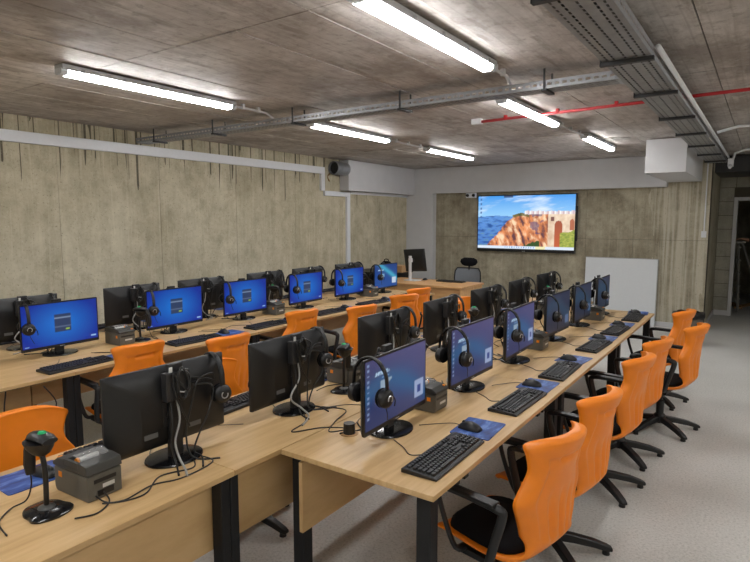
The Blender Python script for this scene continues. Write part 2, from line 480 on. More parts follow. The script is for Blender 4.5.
# ------------------------------------------------------------------ services on walls and ceiling
def fixture():
    root = empty('ceiling_light')
    L = 1.47
    MB().box(-0.052, 0.052, -L / 2, L / 2, 0.031, 0.066).build('housing', 'grey_l', root, bevel=0.006)
    prof = [(-0.041, 0.040), (-0.042, 0.020), (-0.037, 0.007), (-0.024, 0.0), (0.024, 0.0), (0.037, 0.007), (0.042, 0.020), (0.041, 0.040)]
    l2 = L / 2 - 0.045
    MB().loft([[(x, -l2, z) for x, z in prof], [(x, l2, z) for x, z in prof]]).build('diffuser', 'tube', root)
    for s in (-1, 1):
        a, b = sorted((s * l2, s * (L / 2 + 0.004)))
        MB().loft([[(x, a, z) for x, z in prof], [(x * .94, b, z * 0.94 + .002) for x, z in prof]]).build('end_cap', 'clear_cap', root)
    for k in range(5):
        y = -0.6 + 0.3 * k
        for s in (-1, 1):
            a, b = sorted((s * 0.0425, s * 0.056))
            MB().box(a, b, y - 0.012, y + 0.012, 0.028, 0.052).build('clip', 'galv', root)
    for y in (-0.45, 0.45):
        MB().box(-0.02, 0.02, y - .02, y + .02, 0.064, 0.072).build('mount', 'galv', root)
    return root
M['grey_l'] = simple('light_grey_plastic', lin(168, 170, 172), 0.5)
M['clear_cap'] = simple('frosted_end_cap', lin(205, 210, 216), 0.25)
fx = Proto(fixture())
zl = ZC - 0.078
lights = [(-3.86, 2.72, 'row by the concrete wall, beside the cross tray'), (-1.53, 2.80, 'row by the wide cable tray, before the cross tray'),
          (-1.84, 5.22, 'row by the wide cable tray, just past the cross tray'), (-3.90, 5.24, 'row by the concrete wall, just past the cross tray'),
          (-1.82, 7.70, 'row by the wide cable tray, nearest the white duct box'), (-3.93, 7.72, 'row by the concrete wall, nearest the white duct box'),
          (-3.9, 0.2, 'added unseen, row by the concrete wall, second from the rear wall'), (-1.6, 0.2, 'added unseen, row by the wide cable tray, second from the rear wall'),  # unseen lights overhead and behind the camera, added to brighten the floor
          (-3.9, -2.3, 'added unseen, row by the concrete wall, at the rear wall'), (-1.6, -2.3, 'added unseen, row by the wide cable tray, at the rear wall'),
          (1.3, -2.3, 'unseen fill added over the open floor, at the rear wall'), (1.3, 0.2, 'unseen fill added over the open floor, second from the rear wall'),  # this whole row is unseen, added to brighten floor and corridor
          (1.3, 2.75, 'unseen fill added over the open floor, third from the rear wall'), (1.3, 5.25, 'unseen fill added over the open floor, fourth from the rear wall'),
          (1.3, 7.7, 'unseen fill added over the open floor, fifth from the rear wall')]
for x, y, w in lights:
    fx.put((x, y, zl), 0, 'lit tube light, ' + w, 'light', 'fluorescent ceiling lights')
# conduits that feed the lights
def conduit(name, pts, r, mat, label, clips=0):
    o = empty(name, (0, 0, 0))
    MB().tube(pts, r, 8).build('pipe', mat, o, smooth=True)
    for k in range(clips):
        a = Vector(pts[0]).lerp(Vector(pts[1]), (k + 0.5) / clips)
        MB().box(a.x - .014, a.x + .014, a.y - .014, a.y + .014, a.z - .012, ZC - 0.006).build('clip', mat, o)
    return tag(o, label, 'conduit')
conduit('light_conduit', [(-3.86, 3.48, 2.70), (-3.86, 3.85, 2.70), (-3.86, 3.95, 2.66)], 0.011, 'plaster', 'thin grey conduit from first wall-row light to cross tray', 2)
conduit('light_conduit', [(-1.53, 3.56, 2.70), (-1.53, 3.82, 2.70), (-1.55, 3.95, 2.66)], 0.011, 'plaster', 'thin grey conduit from first tray-row light to cross tray', 2)
conduit('light_conduit', [(-3.9, 6.0, 2.70), (-3.93, 6.96, 2.70)], 0.010, 'plaster', 'thin white conduit linking two wall-row lights', 3)
conduit('light_conduit', [(-1.84, 5.98, 2.70), (-1.82, 6.94, 2.70)], 0.010, 'plaster', 'thin white conduit linking two tray-row lights', 3)

def perforated(mb, L, w, pitch, rows, slot, gap_w, mx):
    """flat plate of length L (x) and width w (y) with rows of slots left out"""
    ys = [-w / 2]
    for c in rows: ys += [c - gap_w / 2, c + gap_w / 2]
    ys.append(w / 2)
    n = int(L / pitch); xs = []
    for i in range(n): xs += [i * pitch, i * pitch + (pitch - slot)]
    xs.append(n * pitch)
    vs_ = [(x, y, 0) for x in xs for y in ys]; ny = len(ys); fs = []
    for i in range(len(xs) - 1):
        for j in range(ny - 1):
            if j % 2 == 1 and i % 2 == 1: continue
            fs.append((i * ny + j, (i + 1) * ny + j, (i + 1) * ny + j + 1, i * ny + j + 1))
    mb.add(vs_, fs, mx)
# wide tray, runs along the room
mt = empty('cable_tray', (0, 0, 0))
X0, X1, ZT = -0.775, -0.535, 2.555
mtL = 13.4; My = Matrix.Translation((0, Y0 + 0.05, 0)) @ Matrix.Rotation(PI / 2, 4, 'Z')
b = MB(); perforated(b, mtL, X1 - X0, 0.05, [-0.09, -0.055, 0.0, 0.055, 0.09], 0.03, 0.010, Matrix.Translation(((X0 + X1) / 2, 0, ZT)) @ My)
b.build('bottom_plate', 'galv', mt)
for x in (X0, X1):
    b = MB(); perforated(b, mtL, 0.06, 0.05, [0.0], 0.03, 0.012, Matrix.Translation((x, 0, ZT + 0.03)) @ My @ Matrix.Rotation(PI / 2, 4, 'X'))
    b.build('side_rail', 'galv', mt)
for y in (0.0, 1.1, 2.2, 3.28, 4.22, 5.3, 6.35, 7.42, 8.45, 9.45):
    b = MB().box(X0 - 0.012, X1 + 0.012, y - 0.016, y + 0.016, ZT - 0.022, ZT - 0.002)
    b.box(X0 - 0.012, X0 - 0.004, y - 0.016, y + 0.016, ZT - 0.022, ZT + 0.03)
    b.build('hanger', 'steel_dark', mt)
for k in range(10):
    x = -0.755 + 0.0222 * k
    MB().tube([(x, Y0 + .1, ZT + .012), (x + .01, 2, ZT + .012), (x - .01, 6, ZT + .012), (x, 9.6, ZT + .012)], 0.0098, 6).build('cable', 'cable', mt)
tag(mt, 'wide perforated steel cable tray hung lengthwise under the ceiling', 'cable tray')
# narrow cross tray
ct = empty('cable_tray', (0, 0, 0))
cl = 5.2; Mx = Matrix.Translation((XL + 0.03, 4.02, 2.60)) @ Matrix.Rotation(R_(-0.6), 4, 'Z')
b = MB(); perforated(b, cl, 0.15, 0.05, [-0.045, 0.0, 0.045], 0.03, 0.01, Mx); b.build('bottom_plate', 'galv', ct)
for y in (-0.075, 0.075):
    b = MB(); perforated(b, cl, 0.055, 0.05, [0.0], 0.03, 0.014, Mx @ Matrix.Translation((0, y, 0.0275)) @ Matrix.Rotation(PI / 2, 4, 'X'))
    b.build('side_rail', 'galv', ct)
b = MB().add([(cl, -0.075, 0), (cl, 0.075, 0), (cl + .14, .14, -0.03), (cl + .14, -0.17, -0.03)], [(0, 1, 2, 3)], Mx)
b.add([(cl, -0.075, 0), (cl + .14, -0.17, -0.03), (cl + .14, -0.17, 0.03), (cl, -0.075, .055)], [(0, 1, 2, 3)], Mx)
b.add([(cl, 0.075, 0), (cl + .14, 0.14, -0.03), (cl + .14, 0.14, 0.03), (cl, 0.075, .055)], [(0, 1, 2, 3)], Mx)
b.build('flared_end', 'galv', ct)
for x in (0.35, 1.35, 2.45, 3.6, 4.75):
    b = MB().box(x - .02, x + .02, -0.085, 0.085, -0.016, -0.002, Mx).box(x - .006, x + .006, 0.077, 0.085, -0.016, 0.13, Mx).box(x - .006, x + .006, -0.085, -0.077, -0.016, 0.13, Mx)
    b.build('hanger', 'steel_dark', ct)
for y in (-0.062, -0.042, -0.022, -0.002, 0.018, 0.038, 0.058):
    MB().tube([Mx @ Vector((0.02, y, .012)), Mx @ Vector((2.6, y + .004, .012)), Mx @ Vector((cl, y, .012))], 0.0095, 6).build('cable', 'cable', ct)
tag(ct, 'narrow perforated steel cable tray crossing from concrete wall to wide tray', 'cable tray')
rp = conduit('sprinkler_pipe', [(-2.42, 5.42, 2.70), (1.2, 5.12, 2.70)], 0.014, 'red', 'thin red pipe fixed under the ceiling', 7)
rp['category'] = 'pipe'
MB().box(-2.52, -2.42, 5.39, 5.45, 2.68, ZC - 0.008).build('end_box', 'white', rp)
conduit('wall_conduit', [(-0.512, 3.3, 2.60), (-0.50, 9.5, 2.60)], 0.015, 'white', 'white conduit running along the edge of the wide tray', 0)
conduit('branch_conduit', [(-0.50, 7.25, 2.66), (-0.3, 7.2, 2.70), (2.6, 7.2, 2.70)], 0.016, 'white', 'white conduit branching off across the ceiling, before the white box end', 0)
conduit('branch_conduit', [(-0.46, 9.6, 2.50), (-0.43, 9.6, 2.66), (-0.3, 9.6, 2.70), (2.6, 9.6, 2.70)], 0.016, 'white', 'white conduit branching off across the ceiling at the opening', 0)
cm = empty('junction_box', (-0.47, 9.55, 2.5))
MB().box(-0.035, 0.035, -0.05, 0.05, -0.03, 0.08).build('box', 'white', cm, bevel=0.006)
MB().cyl((0, -0.04, -.02), (0, -0.13, -0.05), 0.028, 0.022).build('lens_tube', 'white', cm, smooth='auto')
tag(cm, 'small white junction box with stub at tray end', 'junction box')
ws = empty('wall_switch', (-0.79, YB, 1.5))
MB().box(-0.035, 0.035, -0.03, -0.001, -0.05, 0.05).build('box', 'white', ws, bevel=0.005)
MB().box(-0.02, 0.02, -0.036, -0.03, -0.03, 0.03).build('rocker', 'white', ws)
MB().cyl((0, -0.012, 0.05), (0, -0.012, 1.1), 0.010, n=8).build('conduit', 'white', ws)
tag(ws, 'white switch with conduit running down streaked concrete wall end', 'switch')
# trunking on the left wall
tr = empty('wall_trunking', (XL, 0, 0))
MB().box(0.001, 0.045, Y0 + .02, 7.33, 2.47, 2.58).build('trunk_run', 'white', tr, bevel=0.004)
MB().box(0.001, 0.045, 7.24, 7.33, 2.20, 2.47).build('trunk_drop', 'white', tr, bevel=0.004)
MB().box(0.001, 0.045, 7.33, 8.02, 2.12, 2.20).build('trunk_run', 'white', tr, bevel=0.004)
MB().box(0.001, 0.045, 7.93, 8.02, 0.5, 2.12).build('trunk_drop', 'white', tr, bevel=0.004)
tag(tr, 'white cable trunking stepping along and down the long concrete wall', 'trunking')
t6 = tag(MB().box(0, 0.03, 8.05, 9.97, 2.17, 2.215).build('cable_cover', 'white', None), 'thin white cable cover under the duct box by the column', 'cable cover'); t6.location = (XL + .002, 0, 0)
dp = empty('duct_pipe', (-5.945, 7.45, 2.575))
n = 20
ring = lambda r, y: [(r * math.cos(2 * PI * j / n), y, r * math.sin(2 * PI * j / n)) for j in range(n)]
MB().loft([ring(0.088, 0.33), ring(0.088, 0.0), ring(0.08, 0.0), ring(0.08, 0.2)], cap=False).build('duct_sleeve', 'galv', dp, smooth='auto')
MB().loft([ring(0.079, 0.05), ring(0.079, 0.2)]).build('duct_shade_plug', 'black', dp)  # black plug stands in for the shade inside the duct
MB().loft([ring(0.093, 0.06), ring(0.093, 0.08), ring(0.087, 0.08), ring(0.087, 0.06)], cap=False).build('collar', 'galv', dp, smooth='auto')
MB().tube(smooth_path([(-0.07, 0.02, -0.07), (-0.10, 0.0, -0.11), (-0.085, 0.03, -0.17)]), 0.01, 6).build('strap', 'brown', dp)
dp.scale = (1.25, 1.0, 1.25)
tag(dp, 'open galvanised duct pipe end beside the white duct box', 'duct')
em = empty('emergency_light', (-4.63, YB - 0.19, 2.18))
MB().box(-0.10, 0.10, 0.0, 0.05, -0.045, 0.045).build('housing', 'white', em, bevel=0.006)
for s in (-1, 1): MB().cyl((s * 0.06, 0.001, 0.0), (s * 0.06, -0.025, 0.0), 0.03, 0.026, 12).build('spot', 'black', em, smooth='auto')
MB().box(-0.02, 0.02, 0.05, 0.19, -0.01, 0.03).build('bracket', 'white', em)
tag(em, 'white twin-spot emergency light beside the wall screen', 'light')

# ------------------------------------------------------------------ pictures on screens (flat print, one colour per grid point)
def picture_mesh(name, w, h, nx, ny, fn, mat):
    me = bpy.data.meshes.new(name); vs_ = []; fs = []; cols = []
    for j in range(ny + 1):
        for i in range(nx + 1):
            u, v = i / nx, j / ny
            vs_.append(((u - 0.5) * w, 0, (v - 0.5) * h)); cols.append(fn(u, v))
    for j in range(ny):
        for i in range(nx):
            a = j * (nx + 1) + i
            fs.append((a, a + 1, a + nx + 2, a + nx + 1))
    me.from_pydata(vs_, [], fs)
    at = me.color_attributes.new('picture', 'FLOAT_COLOR', 'POINT')
    flat = []
    for c in cols: flat += [c[0], c[1], c[2], 1.0]
    at.data.foreach_set('color', flat)
    me.materials.append(M[mat]); return me
def mixc(a, b, t):
    t = max(0, min(1, t)); return tuple(x + (y - x) * t for x, y in zip(a, b))
def fb(x, y, o=4, seed=0):
    return 0.5 + 0.5 * mnoise.fractal(Vector((x, y, seed * 7.3)), 1.0, 2.0, o)
def login(u, v):
    d = math.hypot((u - 0.5) * 1.1, (v - 0.5) * 0.9)
    c = mixc(lin(20, 120, 216), lin(6, 46, 152), d / 0.58)
    if 0.41 < u < 0.63 and 0.30 < v < 0.73:
        c = lin(44, 62, 96)
        if 0.62 < v < 0.66: c = lin(120, 140, 170)
        if 0.40 < v < 0.43: c = lin(84, 100, 130)
        if 0.56 < u < 0.61 and 0.33 < v < 0.37: c = lin(150, 190, 70)
    if 0.90 < u < 0.975 and 0.06 < v < 0.10: c = lin(150, 190, 235)
    if 0.03 < u < 0.08 and 0.03 < v < 0.045: c = lin(140, 180, 230)
    return c
def desktop(u, v):
    c = mixc(lin(28, 46, 94), lin(82, 82, 126), v * 0.7 + (u - 0.5) * 0.5)
    w = math.exp(-((v - 0.35 - 0.28 * math.sin(u * 3.2 + 0.6)) / 0.16) ** 2)
    c = mixc(c, lin(30, 98, 142), w * 0.6)
    d = math.hypot(u - 0.62, v - 0.5); c = mixc(c, lin(40, 96, 150), 0.35 * math.exp(-(d / 0.25) ** 2))
    if 0.14 < u < 0.36 and 0.735 < v < 0.80 and mnoise.noise(Vector((u * 95, v * 60, 0))) > -0.12: c = lin(170, 200, 225)
    if 0.24 < u < 0.36 and 0.69 < v < 0.71: c = lin(110, 150, 190)
    if 0.22 < u < 0.40 and 0.50 < v < 0.66 and (u - 0.22) * 0.9 < (v - 0.46): c = mixc(lin(170, 190, 205), c, 0.35)
    if u < 0.055 and u > 0.03 and 0.12 < v < 0.95 and (v * 13) % 1 < 0.4: c = lin(130, 150, 185)
    if 0.80 < u < 0.96 and 0.12 < v < 0.41: c = lin(150, 166, 200)
    if 0.85 < u < 0.91 and 0.19 < v < 0.31: c = lin(40, 64, 132)
    return c
def desktop2(u, v):
    c = mixc(lin(16, 74, 150), lin(20, 60, 130), v)
    w = math.exp(-((v - 0.9 + 0.9 * (u - 0.35)) / 0.12) ** 2); c = mixc(c, lin(70, 190, 220), w * 0.7)
    if 0.14 < u < 0.40 and 0.735 < v < 0.80 and mnoise.noise(Vector((u * 95, v * 60, 0))) > -0.12: c = lin(190, 220, 240)
    if 0.28 < u < 0.42 and 0.45 < v < 0.60: c = lin(130, 180, 210)
    if 0.77 < u < 0.94 and 0.13 < v < 0.40: c = lin(200, 214, 232)
    return c
def angle_dimmed_desk(u, v):  # desktop variant with viewing-angle dimming painted into its colours
    c = mixc(lin(24, 38, 58), lin(46, 52, 76), v)
    w = math.exp(-((v - 0.45 - 0.28 * math.sin(u * 3.2 + 0.6)) / 0.2) ** 2)
    c = mixc(c, lin(32, 72, 100), w * 0.55)
    if 0.80 < u < 0.94 and 0.12 < v < 0.36: c = lin(80, 104, 140)
    return c
def landscape(u, v):
    # generic cliff-top town with a bridge, blue sky and far hills
    s = mixc(lin(150, 204, 244), lin(64, 150, 230), (v - 0.6) / 0.4)
    cl = fb(u * 3.0 + v * 2, v * 9 - u * 3, 5, 1)
    c = mixc(s, lin(214, 230, 246), max(0, (cl - 0.5)) * 2.4)
    hill = 0.60 + 0.03 * math.sin(u * 7) - 0.02 * u
    if v < hill and u < 0.62:
        c = mixc(lin(66, 112, 190), lin(96, 150, 220), v / hill)
        g = fb(u * 12, v * 22, 5, 3)
        c = mixc(c, lin(40, 84, 150), (0.55 - g) * 3)
        c = mixc(c, lin(108, 150, 150), max(0, g - 0.55) * 2.5 * (1 - v))
    edge = 0.10 + 0.28 * max(0, min(1, (v - 0.05) / 0.55)) + 0.05 * (fb(v * 9, 2.0, 4, 5) - 0.5)
    top = 0.655 + 0.02 * math.sin(u * 30) * (u < 0.55)
    if u > edge and v < top:
        g = fb(u * 13, v * 3.5, 6, 8); g2 = fb(u * 26 + v * 4, v * 7, 5, 9)
        c = mixc(lin(150, 76, 48), lin(236, 150, 96), g * 1.3 - 0.1)
        c = mixc(c, lin(250, 214, 176), max(0, g2 - 0.5) * 3.4)
        c = mixc(c, lin(96, 62, 70), max(0, 0.44 - g2) * 4)
        if 0.56 < u < 0.70 and fb(u * 10, v * 5, 3, 11) > 0.52 and v > 0.28: c = mixc(c, lin(92, 84, 120), 0.7)
        if v > top - 0.05: c = mixc(c, lin(60, 92, 50), 0.75 * (u < 0.55))
    if u > 0.74 and v < 0.66:
        c = mixc(lin(246, 228, 204), lin(206, 170, 140), fb(u * 20, v * 9, 4, 12))
        if abs(u - 0.845) < 0.036 and v < 0.46 + 0.07 * math.sqrt(max(0, 1 - ((u - 0.845) / 0.036) ** 2)): c = mixc(lin(196, 96, 58), lin(160, 84, 60), v * 2)
        if abs(u - 0.975) < 0.022 and 0.36 < v < 0.5 + 0.06 * math.sqrt(max(0, 1 - ((u - 0.975) / 0.022) ** 2)): c = lin(176, 104, 76)
        if abs(u - 0.785) < 0.014 and 0.52 < v < 0.60: c = lin(120, 82, 76)
    if u > 0.5 and 0.65 < v < 0.685 + 0.05 * (0.5 + 0.5 * mnoise.noise(Vector((math.floor(u * 55) * 1.7, 0, 3)))):
        c = mixc(lin(240, 238, 236), lin(196, 158, 170), (math.floor(u * 60) % 3) / 2.5)
    if u > 0.86 and v < 0.28 + 0.10 * fb(u * 9, 1, 3, 4) * (u - 0.8) * 8:
        c = mixc(lin(84, 120, 40), lin(196, 196, 96), fb(u * 40, v * 40, 3, 6))
    if 0.5 < u < 0.66 and v < 0.14 * fb(u * 14, 3, 3, 4) * 1.6: c = lin(52, 80, 40)
    if v < 0.055:
        c = lin(214, 226, 240)
        if 0.62 < u < 0.72: c = lin(232, 226, 180)
        if (u * 40) % 1 < 0.25 and 0.3 < u < 0.62 and 0.015 < v < 0.04: c = lin(90, 140, 210)
    if 0.28 < u < 0.38 and v > 0.965: c = lin(60, 80, 120)
    if 0.025 < u < 0.04 and v > 0.6 and (v * 12) % 1 < 0.45: c = lin(70, 110, 170)
    return c

# wall screen
tv = empty('wall_screen', (-3.62, YB - 0.075, 1.66))
TW, TH = 1.83, 1.04
MB().box(-TW / 2, TW / 2, 0.0, 0.05, -TH / 2, TH / 2).build('housing', 'black', tv, bevel=0.006)
MB().box(-0.4, 0.4, 0.05, 0.075, -0.25, 0.25).build('wall_mount', 'steel_dark', tv)
sc_ = obj_from('picture', picture_mesh('picture', TW - 0.035, TH - 0.075, 184, 104, landscape, 'screen_wall'), tv, (0, -0.002, 0.018))
sc_['label'] = 'lit picture of an orange cliff, pale arched bridge and blue sky'
MB().box(-0.03, 0.03, -0.0015, 0.0, -0.509, -0.502).build('maker_mark', 'label', tv)
MB().box(TW / 2, TW / 2 + .02, 0.01, 0.04, -0.3, 0.3).build('side_speaker', 'black', tv)
tag(tv, 'large wall-mounted screen showing cliff and bridge landscape', 'screen')
wbd = empty('white_board', (-1.965, YB - 0.075, 0.0))
wbd.rotation_euler = (R_(-2.6), 0, 0)
MB().box(-0.56, 0.56, -0.01, 0.012, 0.0, 1.09).build('panel', 'board', wbd, bevel=0.002)
MB().box(-0.565, 0.565, -0.013, -0.003, 1.085, 1.097).build('edge_strip', 'grey_l', wbd)
MB().box(0.558, 0.568, -0.012, 0.012, 0.0, 1.09).build('edge_strip', 'grey_l', wbd)
tag(wbd, 'plain white board leaning against the stained concrete wall', 'board')

# ------------------------------------------------------------------ desks
DT = 0.75; TH_ = 0.022
def desk(w, depth=0.735, la=0.002, lb=0.044):
    """runs along local x (width w), user edge at -y, back edge at +y"""
    root = empty('desk')
    MB().box(-w / 2 + 0.001, w / 2 - 0.001, -depth / 2, depth / 2, DT - TH_, DT).build('desktop', 'wood', root, bevel=0.0015, seg=1)
    MB().box(-w / 2 + .004, w / 2 - .004, depth / 2 - 0.115, depth / 2 - 0.097, 0.41, DT - TH_ - 0.012).build('modesty_panel', 'wood', root)
    for sx in (-1, 1):
        xa, xb = sorted((sx * (w / 2 - la), sx * (w / 2 - lb)))
        for ya, yb in ((-depth / 2 + 0.03, -depth / 2 + 0.09), (depth / 2 - 0.09, depth / 2 - 0.03)):
            MB().box(xa, xb, ya, yb, 0.0, DT - TH_).build('leg', 'black_metal', root, bevel=0.003, seg=1)
        MB().box(xa + .008, xb - .008, -depth / 2 + 0.09, depth / 2 - 0.09, DT - TH_ - 0.012, DT - TH_).build('cross_rail', 'black_metal', root)
    MB().box(-w / 2 + lb, w / 2 - lb, -depth / 2 + 0.10, -depth / 2 + 0.13, DT - TH_ - 0.03, DT - TH_).build('front_rail', 'black_metal', root)
    return root
XE = {'R': -1.2775, 'L': -2.0175, 'F': -3.9675, 'B': -4.7075}      # centre line of each desk row
ROT = {'R': PI / 2, 'L': -PI / 2, 'F': PI / 2, 'B': -PI / 2}
PH = {'R': 'row beside the open floor', 'L': 'row back to back with the open-floor row',
      'F': 'row back to back with the concrete-wall row', 'B': 'row beside the concrete wall'}
ORD = ['first', 'second', 'third', 'fourth', 'fifth', 'sixth', 'seventh', 'eighth']
def lab(what, row, k): return f'{what}, {PH[row]}, {ORD[k]} from back wall'
dp16 = Proto(desk(1.6)); dp08 = Proto(desk(0.8)); dpR = Proto(desk(1.6, la=.035, lb=.095))
for row, ys in (('R', [5.69, 4.09, 2.49]), ('L', [(6.64, .8), 5.44, 3.84, 2.24, 0.64]), ('F', [5.85, 4.25, 2.65, 1.05]), ('B', [5.85, 4.25, 2.65, 1.05])):
    for k, y in enumerate(ys):
        pr = dpR if row == 'R' else dp16
        if isinstance(y, tuple): pr = dp08; y = y[0]
        pr.put((XE[row], y, 0), ROT[row], lab('beech desk', row, k), 'desk', 'beech computer desks')

# ------------------------------------------------------------------ monitors
MW, MH = 0.556, 0.330
def rrect(w, h, y, zc, r=0.008, n=2):
    return [(x, y, z + zc) for x, z in round_poly(w / 2, h / 2, r, n)]
housing_b = MB().loft([rrect(MW, MH, 0.0, 0, .006), rrect(MW, MH, 0.012, 0, .006), rrect(MW - 0.02, MH - 0.02, 0.024, 0, .01), rrect(MW * .55, MH * .62, 0.042, -0.03, .02)])
housing_me = housing_b.mesh('housing', 'black', smooth='auto')
M['joint_black'] = simple('black_recess', lin(8, 8, 9), 0.9)
neck_b = MB().box(-0.03, 0.03, 0.028, 0.052, -0.25, 0.02)
neck_me = neck_b.mesh('neck', 'black', bevel=0.004)
def ell(a, b, z, n=28, cy=0.03): return [(a * math.cos(2 * PI * j / n), cy + b * math.sin(2 * PI * j / n), z) for j in range(n)]
base_me = MB().loft([ell(.120, .098, 0), ell(.122, .10, .004), ell(.119, .097, .010), ell(.10, .08, .0135), ell(.05, .04, .016)]).mesh('base', 'black_gloss', smooth='auto')
pics = {'login': picture_mesh('screen', MW - 0.016, MH - 0.030, 96, 56, login, 'screen'),
        'desk': picture_mesh('screen', MW - 0.016, MH - 0.030, 96, 56, desktop, 'screen'),
        'desk2': picture_mesh('screen', MW - 0.016, MH - 0.030, 96, 56, desktop2, 'screen'),
        'dim': picture_mesh('screen', MW - 0.016, MH - 0.030, 64, 36, angle_dimmed_desk, 'screen')}
hinge_me = MB().cyl((-0.035, 0.040, -0.03), (0.035, 0.040, -0.03), 0.014).mesh('hinge', 'black', smooth='auto')
mark_me = MB().box(-0.016, 0.016, -0.0008, 0.0005, -0.1592, -0.1555).mesh('maker_mark', 'grey_l')
plate_me = MB().box(-0.095, 0.095, 0.036, 0.0395, 0.055, 0.06).box(-0.05, 0.05, 0.041, 0.044, -0.075, 0.02).mesh('mount_plate', 'black')
sticker_me = MB().box(-0.03, 0.03, 0.0, 0.0008, -0.010, 0.010).mesh('sticker', 'sticker_grey')
ZM = 0.2225           # screen centre above the desk
def monitor(pic):
    root = empty('monitor')
    h = obj_from('housing', housing_me, root, (0, 0, ZM))
    obj_from('mount_plate', plate_me, h); obj_from('maker_mark', mark_me, h)
    for x, z in ((-0.10, -0.105), (0.105, -0.10)):
        s = obj_from('sticker', sticker_me, h); s.location = (x, 0.0418, z); s.rotation_euler = (R_(0), 0, 0)
    s = obj_from('screen', pics[pic], h, (0, -0.0012, 0.006))
    obj_from('neck', neck_me, root, (0, 0.005, ZM + 0.03))
    obj_from('base', base_me, root, (0, 0.005, 0))
    obj_from('hinge', hinge_me, root, (0, 0, ZM))
    return root
# headset that hangs over a monitor's corner: origin at the point where the band rests
def headset():
    root = empty('headset')
    pts = []
    for k in range(17):
        a = PI * (k / 16); pts.append((0.088 * math.cos(a), 0, -0.098 + 0.101 * math.sin(a)))
    pts = [(0.091, 0, -0.145)] + pts + [(-0.091, 0, -0.145)]
    MB().tube(pts, 0.009, 8, flat=(0.5, 1.35), up=Vector((1, 0, 0))).build('headband', 'black', root, smooth=True)
    hi = MB().tube([(p[0] * 0.93, 0, p[2] - 0.004) for p in pts[4:-4]], 0.008, 6, flat=(0.5, 1.1), up=Vector((1, 0, 0))).build('band_pad', 'fabric', root, smooth=True)
    for s in (-1, 1):
        mx = Matrix.Translation((s * 0.080, 0, -0.162)) @ Matrix.Scale(1.12, 4) @ Matrix.Rotation(s * PI / 2, 4, 'Y')
        c = MB().lathe([(0.012, -0.020), (0.032, -0.018), (0.037, -0.008), (0.037, 0.004), (0.034, 0.014), (0.024, 0.021), (0.006, 0.023)], 18, mx).build('ear_cup', 'black', root, smooth=True)
        MB().lathe([(0.016, -0.026), (0.033, -0.025), (0.038, -0.016), (0.033, -0.008), (0.016, -0.010)], 16, mx).build('ear_pad', 'fabric', c, smooth=True)
        rg = [(0.013 * math.cos(a * PI / 10), 0.013 * math.sin(a * PI / 10), 0.0235) for a in range(2, 17)]
        MB().tube(rg, 0.0022, 5, mx).build('ring_mark', 'silver', c)
    MB().tube(smooth_path([(0.090, 0.030, -0.150), (0.098, 0.045, -0.175), (0.092, 0.05, -0.205)], 4), 0.003, 5).build('microphone', 'black', root)
    MB().tube(smooth_path([(0.078, 0, -0.19), (0.082, 0.01, -0.225), (0.07, 0.03, -0.265)], 4), 0.0022, 5).build('cord', 'cable', root)
    return root
